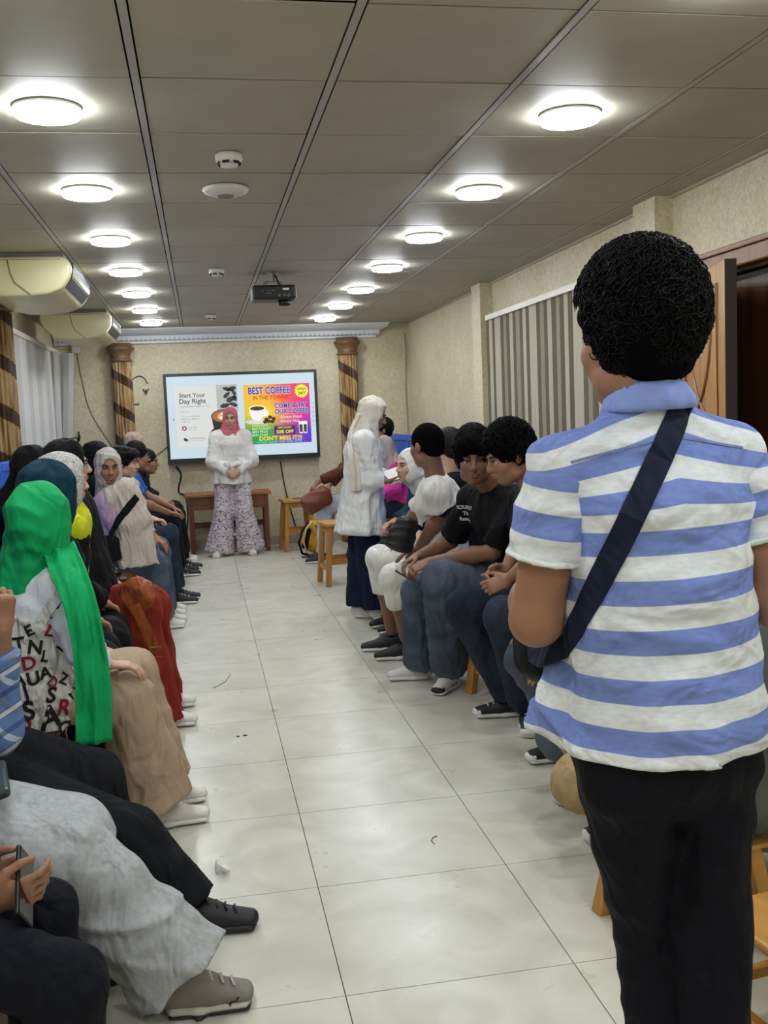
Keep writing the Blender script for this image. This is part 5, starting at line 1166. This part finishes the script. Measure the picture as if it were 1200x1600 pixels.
LP = cloth('white pinafore', (222, 216, 208), .8, fold=.8, fscale=12); PIN = P.part('pinafore', W, .007, LP)
mb = MB(); org = np.array(P.o.location)
TF = P.topF
for (pa, pb_) in (((62, 975), (112, 900)),):
    pts = [h_ for h_ in (ray_hit(TF, pa[0]+(pb_[0]-pa[0])*q, pa[1]+(pb_[1]-pa[1])*q, 2, 5) for q in np.linspace(0, 1, 12)) if h_ is not None]
    if len(pts) > 2: ribbon(pts, .035, .006, LP, 'strap', P.o, org, grad(TF))
P.strip('scarf_end', [P.H(.05, .02, -.07), at(106, 893, 3.24), at(124, 940, 3.17), at(139, 1010, 3.14), at(146, 1080, 3.14), at(147, 1162, 3.14)], [.05, .055, .05, .048, .054, .056], GH, (.95, .30, 0), thick=.008, waves=(1.6, .007), seed=2, N=27)
INK = mat('black ink', (20, 18, 20), .8); RED = mat('crimson ink', (150, 20, 52), .8)
for (px_, py_, t_, sz, ro, m_) in ((45, 985, 'E', .05, .3, INK), (82, 985, 'D', .06, -.4, RED), (55, 1010, 'N', .06, -.2, INK), (45, 1035, 'D', .06, .1, RED), (70, 1050, 'A', .055, .1, INK), (95, 1012, 'V', .05, .5, INK), (52, 1060, 'U', .06, .1, INK), (82, 1065, 'D', .045, -.8, RED), (80, 1085, 'S', .07, -.3, INK), (45, 1110, 'S', .08, .1, INK), (78, 1120, 'A', .10, .1, INK), (100, 1105, 'R', .07, -.2, RED), (102, 1138, 'O', .075, .1, INK), (60, 1148, 'M', .06, .2, INK), (38, 1132, 'D', .06, .2, RED), (98, 1160, 'E', .06, -.3, INK), (100, 1060, 'Z', .05, -.6, INK), (70, 1025, 'L', .05, -.3, INK), (40, 1080, 'J', .06, .2, INK), (115, 1085, 'N', .05, .6, INK), (30, 1005, 'T', .06, .1, INK), (28, 1060, 'A', .06, .1, INK)):
    P.decal(W, px_, py_, t_, sz, m_, ro, 2.5, 5, 'letter_print', PIN, .03)
for (px_, py_, t_, sz, ro) in ((104, 912, 'J', .03, -.5), (88, 942, 'N', .04, -.5), (78, 958, 'L', .04, -.4)): P.decal(P.topF, px_, py_, t_, sz, INK, ro, 2.5, 5, 'letter_print', None, .04)
P.trousers(cloth('beige wide trousers', (176, 152, 128), .8), 'trousers', th=.10, kn=.094, hem=.135, cut=.93, vx=.008, wr=.003, seed=23, flare=(0, .05, 5), hd=.135)
for sd in 'LR': P.shoe(sd, WHSHOE, WHITE_SOLE, ln=.27, vx=.005)
# teal hijab
def modest(label, pel, neck, head, face, look, hij, body, bottom, full=.016, drape=.16, dw=(.17, .13), seed=1, sk=SK1, feet=True, knees=None, vx=.009, facef=False, pitch=3, arms=None, bname='abaya', hsz=.96):
    P = Person(label, pel, neck, head, face, look=look, pitch=pitch, sh=.152, sc=hsz, skn=sk); pl, nk = P.pel, P.neck
    for sd, q in (('R', 1), ('L', -1)):
        e = P.sho(sd)*.55 + pl*.45 + P.r*q*.06 + P.f*.03; e[2] = .80; w = pl + P.f*.26 + P.r*q*.05; w[2] = .68
        P.arm(sd, e, w, curl=.35, palm=(0, 0, -1))
        if knees: P.leg(sd, *knees[sd])
        else: k_ = pl + P.f*.40 + P.r*q*.10; k_[2] = .54; a_ = k_ + P.f*.05; a_[2] = .09; P.leg(sd, k_, a_)
    if arms: [P.arm(sd, *v) for sd, v in arms.items()]
    P.body(.007, .007); 
    if facef: P.face()
    P.hijab(hij, .007, drape=drape, dw=dw, seed=seed, full=full); P.top(body, bname, .018, .08, 1.92, .064, .066, vx=vx, seed=seed, wr=.004)
    if bottom: P.trousers(bottom, th=.10, kn=.10, hem=.11, vx=vx+.001, seed=seed, flare=(0, .05, 5))
    for sd in 'LR': P.shoe(sd, WHSHOE, WHITE_SOLE, ln=.25, vx=.007)
    return P
TEAL = cloth('dark teal hijab', (14, 50, 66)); BLKC = cloth('black crepe', (11, 11, 13), .8); 
P = modest('girl in a dark teal hijab and black abaya just behind the green hijab', (-.70, 3.98, .57), (-.60, 3.94, 1.03), at(78, 775, 3.90), 35, 40, TEAL, BLKC, BLKC, full=.026, drape=.26, dw=(.19, .15), seed=12, knees=dict(R=(A(-.44, 3.90, .53), A(-.46, 3.92, .09), A(1, 0, 0)), L=(A(-.46, 4.10, .53), A(-.48, 4.10, .09), A(1, 0, 0))))
P = modest('girl in a white patterned hijab with a bright yellow shawl', (-.72, 4.42, .57), (-.60, 4.40, 1.06), at(98, 752, 4.36), 25, 30, print_mat('lace print hijab', (206, 202, 198), (150, 146, 146), (120, 116, 120), 60), BLKC, BLKC, seed=13, drape=0, knees=dict(R=(A(-.44, 4.36, .53), A(-.46, 4.38, .09), A(1, 0, 0)), L=(A(-.46, 4.54, .53), A(-.48, 4.55, .09), A(1, 0, 0))))
YS = cloth('yellow shawl', (206, 210, 34), .85, bump=.3, bscale=120)
D = Field(.03, wrinkle(.003, 70, 3)); D.bone(P.shL + A(0, 0, .02), P.shR + A(0, 0, .02), .085, .085); D.bone(P.neck - P.up*.02, P.neck - P.up*.30, .15, .20, .13, .15, side=P.r, flat=(0, 1), folds=(8, .02, .05, 1)); P.part('shawl', D, .008, YS)
P = modest('girl in a long black khimar, sunglasses on her head, and a rust red skirt', (-.74, 5.06, .57), (-.64, 5.02, 1.07), at(105, 727, 4.98), 8, 10, BLKC, BLKC, None, seed=14, facef=True, drape=.0, knees=dict(R=(at(216, 945, 4.86), A(-.26, 4.82, .09), A(1, -.1, 0)), L=((-.30, 5.12, .53), (-.27, 5.14, .09), A(1, 0, 0))))
sg = empty('sunglasses', tuple(P.H(0, .03, .125))); c_ = np.array(sg.location)
mb = MB()
for q in (-1, 1):
    l_ = Field(.006); l_.ell(P.H(q*.034, .055, .141), (.032, .008, .026), P.M); mesh_from([l_.polys(.004)], 'lens', mat('dark lens', (10, 10, 14), .1), sg); mb.tube([P.H(q*.062, .055, .141)-c_, P.H(q*.10, -.02, .115)-c_, P.H(q*.105, -.06, .09)-c_], .003, 6)
mb.tube([P.H(-.01, .058, .146)-c_, P.H(.01, .058, .146)-c_], .003, 6); mb.build('frame', BK, sg); tag(sg, 'dark sunglasses pushed up on the black hijab', 'sunglasses')
RUST = cloth('rust skirt', (128, 40, 26), .85, bump=.2)
K = Field(.05, wrinkle(.004, 40, 3)); K.bone(P.H(0, -.01, -.06), P.neck - P.up*.06, .08, .16, .08, .12, side=P.r); K.bone(P.neck - P.up*.06, at(160, 985, 4.92), .17, .165, .14, .13, side=P.r, flat=(0, 1), folds=(8, .01, .05, 1)); P.part('khimar', K, .009, BLKC)
K = Field(.06, wrinkle(.005, 34, 5)); K.bone(P.hipL, P.hipR, .10, .10)
for sd in 'LR':
    k_, a_, t_ = P.legs[sd]; K.bone(P.hip(sd), k_, .098, .10); K.bone(k_ - A(.02, 0, 0), A(a_[0]-.02, a_[1], .03), .105, .14, .105, .13, side=P.r, flat=(0, 1), folds=(6, .01, .08, 1.5))
P.part('skirt', K, .009, RUST)
bg = empty('cloth_tote', tuple(at(215, 935, 4.62))); B = Field(.03, wrinkle(.006, 45, 4)); B.bone(at(205, 915, 4.68), at(222, 945, 4.62), .07, .075, .03, .035, side=(.8, -.6, 0)); mesh_from([B.polys(.008)], 'pouch', cloth('brown sheen fabric', (140, 72, 34), .45), bg); org = np.array(bg.location)
ribbon([at(210, 945, 4.56), at(224, 975, 4.56), at(236, 1000, 4.58), at(243, 1018, 4.60)], .045, .006, MATS['brown sheen fabric'], 'strap', bg, org); mb = MB(); q = at(243, 1018, 4.585) - org; mb.tube([q + A(-.025, 0, .02), q + A(.025, 0, .02), q + A(.025, 0, -.025), q + A(-.025, 0, -.025), q + A(-.025, 0, .02)], .004, 6); mb.build('buckle', mat('brass', (170, 130, 70), .3, metal=.8), bg)
tag(bg, 'brown fabric tote with a hanging strap on the rust red skirt', 'bag')
# girl looking at the camera
P = Person('girl in a light grey hijab and cream shawl turning to look at the camera', (-.68, 7.08, .58), (-.595, 6.99, 1.01), at(169, 731, 6.93), 355, look=284, pitch=4, sh=.155, sc=1.02, skn=SK2)
P.arm('R', (-.55, 6.84, .74), (-.42, 6.98, .66), curl=.4); P.arm('L', (-.50, 7.22, .76), (-.36, 7.16, .66), curl=.4)
seat_legs(P, at(238, 880, 7.04), (-.35, 7.17, .09), (-.36, 7.32, .54), (-.34, 7.36, .09), (1, .05, 0), (1, .05, 0)); P.body(.0045, .006); P.face(brow=(26, 18, 16), lip=(158, 92, 86))
LG = cloth('light grey hijab', (178, 172, 164)); P.hijab(LG, .006, drape=.05, seed=16, full=.014, dw=(.11, .09))
P.top(cloth('lilac top', (206, 172, 200), .8), 'top', .016, .10, 1.9, .064, .06, vx=.009, seed=18)
SH = cloth('cream crinkle shawl', (200, 188, 174), .9, bump=.5, bscale=60, stretch=(1, 1, .15))
D = Field(.04, wrinkle(.005, 90, 8, (1, .3, .02))); D.bone(P.neck + A(.02, -.01, -.02), P.shR + A(.02, 0, .02), .07, .08); D.bone(at(198, 762, 6.84), at(208, 815, 6.80), .085, .11, .07, .06, side=(1, .15, 0)); D.bone(at(208, 815, 6.80), at(216, 885, 6.80), .11, .12, .06, .045, side=(1, .1, 0), flat=(0, 1), folds=(8, .02, .08, 1)); P.part('shawl', D, .006, SH)
P.trousers(DENIM, th=.095, kn=.10, hem=.105, cut=.99, vx=.010, seed=9, flare=(0, .03, 4))
for sd in 'LR': P.shoe(sd, WHSHOE, WHITE_SOLE, ln=.25, vx=.006)
bg = empty('shoulder_bag', (-.62, 6.75, .62)); org = np.array(bg.location); st = [h_ for h_ in (ray_hit(D, 186+(214-186)*q, 812-(812-776)*q, 5, 9) for q in np.linspace(0, 1, 10)) if h_ is not None]
if len(st) > 2: ribbon([A(-.62, 6.78, .72)] + st, .05, .006, BLKT, 'strap', bg, org, grad(D))
B = Field(.02); B.bone(A(-.64, 6.76, .58), A(-.64, 6.76, .70), .09, .08, .03, .03, side=(1, 0, 0)); mesh_from([B.polys(.01)], 'pouch', BLKT, bg); tag(bg, 'black shoulder strap across the cream shawl', 'bag')
modest('girl in a black hijab half hidden behind the light grey hijab', (-.80, 7.70, .57), (-.76, 7.68, 1.07), at(152, 716, 7.62), 0, 350, BLKC, BLKC, BLKC, seed=25, vx=.012)
modest('girl in a black hijab sitting back by the partition beyond the teal hijab', (-1.02, 5.66, .57), (-1.0, 5.64, 1.06), at(52, 733, 5.60), 10, 15, BLKC, BLKC, BLKC, seed=26, vx=.012)
# curly boy, blue t-shirt boy, dark boy and beige hijab at the far end
def boy(label, pel, neck, head, face, look, topm, botm, hairkw, sk=SK2, sleeve=.75, wr=None, knees=None, vx=.010, shoe=None, pitch=4, hv=.006, stripes=None):
    P = Person(label, pel, neck, head, face, look=look, pitch=pitch, sh=.165, skn=sk); pl = P.pel
    for sd, q in (('R', 1), ('L', -1)):
        if wr: P.arm(sd, *wr[sd][:2], **(wr[sd][2] if len(wr[sd]) > 2 else {}))
        else: e = P.sho(sd) + A(0, 0, -.27) + P.f*.06 + P.r*q*.03; w = pl + P.f*.30 + P.r*q*.06; w[2] = .68; P.arm(sd, e, w, curl=.4, palm=(0, 0, -1))
        if knees: P.leg(sd, *knees[sd])
        else: k_ = pl + P.f*.41 + P.r*q*.10; k_[2] = .55; a_ = k_ + P.f*.03; a_[2] = .09; P.leg(sd, k_, a_)
    P.body(hv, .006); P.face(); P.hair(**hairkw); P.top(topm, 't_shirt', .014, .06, sleeve, vx=vx, seed=3); P.trousers(botm, vx=vx, kn=.082, hem=.078, th=.09)
    for sd in 'LR': P.shoe(sd, *(shoe or (BLKSHOE, WHITE_SOLE)), laces=WHITE_SOLE if stripes is None else BLKSHOE, stripes=stripes, vx=.006, ln=.28)
    return P
boy('boy with a black curly fringe half hidden behind the light grey hijab', (-.72, 8.27, .58), (-.66, 8.24, 1.05), at(194, 724, 8.15), 355, 350, NVY, DDEN, dict(m=BLACKH, vx=.007, thick=.02, lump=(.006, 110), seed=4, fringe=.3), sk=SK1)
P = boy('boy with glasses in a blue t-shirt and black trousers near the screen', (-.68, 9.30, .60), (-.63, 9.28, 1.01), (-.565, 9.25, 1.155), 8, 12, cloth('blue t-shirt', (50, 92, 164)), BLKT, dict(m=BLACKH, vx=.006, thick=.010, lump=(.002, 120), seed=4, top=.012, back=-.045),
    wr=dict(R=((-.54, 9.08, .76), at(262, 800, 9.25), dict(curl=.4, hand=(1, 0, -.2))), L=((-.50, 9.46, .78), at(268, 792, 9.45), dict(curl=.4))), knees=dict(R=(at(268, 820, 9.36), A(-.27, 9.60, .09), A(1, -.05, 0)), L=(A(-.30, 9.52, .56), A(-.31, 9.66, .09), A(1, 0, 0))), hv=.0055, stripes=WHITE_SOLE)
mb = MB(); c_ = np.array(P.o.location)
gl = empty('glasses', tuple(P.H(0, .10, .005))); c_ = np.array(gl.location)
for q in (-1, 1): mb.tube([P.H(q*.033 + .021*math.cos(a_), .103, .003+.017*math.sin(a_)) - c_ for a_ in np.linspace(0, 2*math.pi, 15)], .0018, 6); mb.tube([P.H(q*.054, .10, .008)-c_, P.H(q*.090, .0, .008)-c_], .0018, 6)
mb.tube([P.H(-.012, .105, .006)-c_, P.H(.012, .105, .006)-c_], .0018, 6); mb.build('frame', mat('grey wire', (60, 58, 58), .4, metal=.5), gl); tag(gl, 'thin round glasses worn by the boy in the blue t-shirt', 'glasses')
boy('person in dark navy clothes leaning forward just beyond the blue t-shirt', (-.70, 10.06, .58), (-.62, 10.03, 1.0), at(230, 722, 9.97), 350, 350, NVY, BLKT, dict(m=BLACKH, vx=.008, thick=.012, lump=(.003, 100)))
modest('person in a beige hijab at the far end of the left row', (-.72, 10.60, .57), (-.68, 10.57, 1.07), at(211, 694, 10.55), 0, 0, cloth('beige hijab', (178, 162, 140)), BLKC, BLKC, seed=19, vx=.012)
# ------------------------------------------------------------------ stools, table, bags, cables
PINE = wood('varnished pine', (196, 142, 66), (160, 106, 44), 10); PINE2 = wood('pine end', (206, 152, 76), (172, 120, 54), 10, axis=(1, .1, 1))
def make_stool(h=.5, w=.33):
    s = empty('wooden_stool'); t = .028; leg = .045
    MB().box((-w/2, -w/2, h-t), (w/2, w/2, h)).build('seat', PINE2, s, bevel=.008)
    for a in (-1, 1):
        for b in (-1, 1):
            MB().bar((a*(w/2-.045), b*(w/2-.045), h-t), (a*(w/2-.005), b*(w/2-.005), 0), leg, leg, up=(0, 1, 0)).build('leg', PINE, s, bevel=.004)
    for a in (-1, 1):
        MB().bar((a*(w/2-.042), -w/2+.04, h-.055), (a*(w/2-.042), w/2-.04, h-.055), .024, .05).build('apron', PINE, s); MB().bar((-w/2+.04, a*(w/2-.042), h-.055), (w/2-.04, a*(w/2-.042), h-.055), .024, .05).build('apron', PINE, s)
        z = .14; MB().bar((a*(w/2-.016), -w/2+.02, z), (a*(w/2-.016), w/2-.02, z), .024, .04).build('stretcher', PINE, s); MB().bar((-w/2+.02, a*(w/2-.016), z+.05), (w/2-.02, a*(w/2-.016), z+.05), .024, .04).build('stretcher', PINE, s)
    return s
proto = make_stool(); used = [False]
def stool(x, y, rz, label, sc=1.):
    if not used[0]: o = proto; used[0] = True
    else: o = copy_tree(proto)
    o.location = (x, y, 0); o.rotation_euler = (0, 0, rz); o.scale = (1, 1, sc); tag(o, label, 'stool', 'wooden stools'); return o
stool(.99, 11.05, .1, 'empty wooden stool with a phone on top, against the back wall', 1.12)
stool(1.14, 8.62, .12, 'empty wooden stool just left of the standing girl', 1.08)
stool(1.69, 4.24, .0, 'wooden stool under the boy with clasped hands', .95)
stool(1.51, 4.86, math.radians(33), 'wooden stool set askew under the boy in the black t-shirt', .91)
for (x, y, z, l) in ((1.44, 5.66, .92, 'stool under the boy in the white t-shirt'), (1.66, 6.13, .88, 'stool under the brown-haired boy behind the white t-shirt'), (1.58, 6.62, .9, 'stool under the girl in the teal top'), (1.86, 9.26, .9, 'stool under the girl in the pink top'),
    (1.70, 9.97, .95, 'stool under the person in the brown sleeve'), (1.73, 3.66, .60, 'stool under the person in blue jeans beside the striped shirt'), (1.70, 2.98, .56, 'stool under the person in khaki trousers'),
    (-.86, 2.10, .72, 'stool under the person in navy trousers at the lower left'), (-.90, 2.56, .72, 'stool under the person in grey sweatpants'), (-.92, 3.04, .72, 'stool under the person in the plaid shirt'), (-.74, 3.46, .85, 'stool under the girl in the green hijab'), (-.82, 3.99, .86, 'stool under the girl in the teal hijab'), (-.84, 4.43, .86, 'stool under the girl in the yellow shawl'),
    (-.82, 5.08, .84, 'stool under the girl in the rust skirt'), (-1.04, 5.66, .88, 'stool under the girl in the black hijab by the partition'), (-.83, 7.70, .86, 'stool under the girl in the black hijab behind the grey one'), (-.76, 7.10, .85, 'stool under the girl in the cream shawl'), (-.75, 8.27, .9, 'stool under the boy with the curly fringe'), (-.72, 9.30, .95, 'stool under the boy in the blue t-shirt'), (-.74, 10.07, .9, 'stool under the person beyond the blue t-shirt'), (-.76, 10.61, .88, 'stool under the person in the beige hijab')):
    stool(x, y, 0, 'wooden ' + l, z)
stool(1.24, 2.49, math.radians(12), 'low wooden stool under the person in the grey shirt at the right edge', .54)
stool(1.27, 1.92, .15, 'yellowish low wooden stool cut by the lower right corner', .58)
# table below the screen
TB = wood('red brown table wood', (130, 76, 44), (96, 52, 30), 12, axis=(.1, 1, 1)); TB2 = wood('red brown leg wood', (112, 60, 36), (84, 42, 26), 12)
tb = empty('wooden_table', (.26, 11.25, 0)); w, dp, h = .93, .45, .66
MB().box((-w/2, -dp/2, h-.03), (w/2, dp/2, h)).build('tabletop', wood('table top wood', (168, 112, 64), (128, 78, 44), 12, axis=(.1, 1, 1)), tb, bevel=.005)
for a in (-1, 1):
    for b in (-1, 1): MB().box((a*(w/2-.06)-.025, b*(dp/2-.05)-.025, 0), (a*(w/2-.06)+.025, b*(dp/2-.05)+.025, h-.03)).build('leg', TB2, tb)
    MB().box((-w/2+.06, a*(dp/2-.04)-.01, h-.17), (w/2-.06, a*(dp/2-.04)+.01, h-.03)).build('apron', TB, tb); MB().box((a*(w/2-.06)-.01, -dp/2+.05, h-.14), (a*(w/2-.06)+.01, dp/2-.05, h-.03)).build('apron', TB, tb)
MB().box((-w/2+.06, -.012+dp/2-.05, .26), (w/2-.06, .012+dp/2-.05, .32)).build('stretcher', TB2, tb)
tag(tb, 'red-brown wooden table behind the presenter', 'table')
ph = empty('phone', (1.03, 11.03, .5605)); MB().box((-.075, -.037, 0), (.075, .037, .008)).build('case', mat('grey phone', (70, 76, 76), .4), ph, bevel=.002); MB().box((-.07, -.033, .008), (.07, .033, .0085)).build('screen', mat('black glass', (8, 8, 10), .12), ph); tag(ph, 'phone lying on the empty stool by the back wall', 'phone')
# backpack
bp = empty('backpack', (1.12, 10.45, 0)); YL = cloth('yellow nylon', (206, 150, 40), .6); BN = cloth('black nylon', (15, 15, 18), .6); org = np.array(bp.location)
B = Field(.05, wrinkle(.004, 40, 1)); B.bone(org + A(-.01, 0, .13), org + A(.03, .03, .30), .14, .11, .10, .075, side=(.9, -.3, 0)); B.cut(org + A(0, 0, .004), (0, 0, -1)); mesh_from([B.polys(.01)], 'pack', YL, bp)
B = Field(.03); B.bone(org + A(-.11, -.04, .11), org + A(-.07, -.03, .27), .035, .03, .09, .07, side=(.9, -.3, 0)); B.cut(org + A(0, 0, .004), (0, 0, -1)); mesh_from([B.polys(.01)], 'back_panel', BN, bp)
MB().tube([(-.06, -.06, .36), (-.14, -.08, .28), (-.18, -.09, .15), (-.15, -.08, .04), (-.08, -.08, .02)], .014, 8).build('shoulder_strap', BN, bp, smooth=True); MB().tube([(-.03, -.08, .37), (-.10, -.11, .30), (-.135, -.115, .17), (-.11, -.11, .05)], .012, 8).build('shoulder_strap', mat('cream webbing', (214, 196, 140), .8), bp, smooth=True)
MB().tube([(.0, -.10, .33), (.03, -.115, .24), (.02, -.12, .12)], .007, 6).build('zipper', BN, bp); MB().box((-.16, -.13, .0), (-.09, -.09, .008)).build('strap_end', BN, bp)
tag(bp, 'yellow and black backpack on the floor beside the empty stool', 'backpack')
# scrap of paper
F_ = Field(.006, wrinkle(.004, 220, 3)); c_ = atz(348, 1357, .012); F_.bone(c_ + A(-.016, .0, .012), c_ + A(.016, -.012, .0), .012, .018, .006, .006); F_.bone(c_ + A(-.015, .01, .02), c_ + A(-.012, 0, .002), .006, .012)
F_.cut(A(0, 0, .001), (0, 0, -1)); V_, Q_ = F_.polys(.003); o = mesh_from([(V_ - A(c_[0], c_[1], 0), Q_)], 'crumpled_tissue', mat('tissue', (236, 234, 230), .9)); o.location = (c_[0], c_[1], 0); tag(o, 'crumpled white tissue on the floor tiles', 'tissue')
# cables and sockets on the back wall
WC = mat('white cable', (206, 198, 176), .5); BC = mat('black cable', (18, 18, 18), .5)
def cable(name, pts, r, m, label, smoothn=6):
    P_ = [np.array(p, float) for p in pts]; out = []
    for i in range(len(P_)-1):
        a, b, c, d = P_[max(i-1, 0)], P_[i], P_[i+1], P_[min(i+2, len(P_)-1)]
        for q in range(smoothn): t = q/smoothn; out.append(.5*((2*b) + (-a+c)*t + (2*a-5*b+4*c-d)*t*t + (-a+3*b-3*c+d)*t**3))
    out.append(P_[-1]); l = out[0]; o = MB().tube([p - l for p in out], r, 6).build(name, m, None, smooth=True); o.location = l; tag(o, label, 'cable'); return o
Yw = YB-.008
cable('power_cable', [at(275, 729, Yw-.03), at(283, 742, Yw), at(279, 768, Yw), at(291, 778, Yw-.02), at(293, 820, 11.45), at(287, 848, 11.4)], .010, BC, 'black cable hanging from the left end of the screen')
cable('power_cable', [at(438, 721, Yw-.03), at(443, 750, Yw), at(449, 778, Yw), at(458, 810, Yw), at(466, 835, Yw)], .007, BC, 'black cable hanging from the screen down to the empty stool')
cable('wall_cable', [at(120, 552, Yw), at(127, 590, Yw), at(140, 640, Yw), at(160, 675, Yw), at(175, 697, Yw)], .004, mat('grey cable', (120, 112, 92), .6), 'thin cable sagging from the wall socket on the left of the back wall')
cable('wall_cable', [at(209, 540, Yw), at(211, 560, Yw), at(203, 580, Yw), at(199, 598, Yw), at(203, 603, Yw), at(207, 597, Yw)], .008, WC, 'white looped cable beside the left column')
cable('wall_cable', [at(206, 594, Yw), at(215, 588, Yw), at(224, 590, Yw), at(231, 600, Yw)], .005, BC, 'short dark cable end curling on the wall left of the screen')
cable('wall_cable', [at(236, 717, Yw), at(252, 706, Yw), at(262, 697, Yw)], .006, mat('grey cable', (120, 112, 92), .6), 'cable drooping along the wall to the lower left corner of the screen')
cable('conduit', [at(630, 520, Yw-.01), at(632, 560, Yw-.01), at(632, 600, Yw-.01), at(634, 640, Yw-.01), at(637, 700, Yw-.01)], .014, WC, 'pale cable running down the far right corner of the room')
def socket(px, py, label, size=.09):
    p = at(px, py, Yw); s = empty('wall_socket', (p[0], YB, p[2])); MB().box((-size/2, -.03, -size/2), (size/2, 0, size/2)).build('plate', WPL, s, bevel=.006); MB().lathe([(0, 0), (.022, 0), (.022, .004), (0, .004)], 16).build('outlet', GRL, s).rotation_euler = (math.pi/2, 0, 0); s.children[-1].location = (0, -.03, 0); tag(s, label, 'socket')
socket(119, 546, 'white wall socket under the farther air conditioner')
hk = at(228, 612, Yw); w_ = empty('wall_hook', (hk[0], YB, hk[2])); MB().tube([(-.03, -.012, .03), (.0, -.03, -.03), (.03, -.012, .03)], .006, 6).build('prong', BC, w_); MB().tube([(0, 0, .02), (0, -.02, .0)], .008, 6).build('stem', BC, w_); tag(w_, 'small dark broken hook on the wall left of the screen', 'hook')
bx = at(213, 625, Yw); w_ = empty('junction_box', (bx[0], YB, bx[2])); MB().box((-.03, -.012, -.04), (.03, 0, .04)).build('cover', WP, w_, bevel=.003); MB().box((-.03, -.016, -.048), (.03, 0, -.04)).build('lip', mat('dark plastic', (70, 66, 58), .6), w_); tag(w_, 'small wall-coloured junction box right of the left column', 'junction box')
# hairs and specks lying on the floor
HR = mat('dark hair strand', (40, 34, 28), .7)
def floor_bit(name, px, r, label):
    P_ = [atz(x, y, .0015) for x, y in px]; o = MB().tube([p - P_[0]*A(1, 1, 0) for p in P_], r, 5).build(name, HR); o.location = (P_[0][0], P_[0][1], 0); tag(o, label, 'floor litter')
floor_bit('hair_strand', [(683, 1306), (676, 1309), (674, 1314), (679, 1319)], .0014, 'small dark curved strand on the floor tile near the middle')
floor_bit('hair_strand', [(360, 1054), (352, 1065), (340, 1072), (332, 1075)], .0016, 'long thin dark strand on the floor beside the rust skirt')
floor_bit('floor_speck', [(370, 1151), (374, 1150.5)], .004, 'left of two black specks on the floor tile below the long strand')
floor_bit('floor_speck', [(380, 1149.5), (386, 1149)], .004, 'right of two black specks on the floor tile below the long strand')
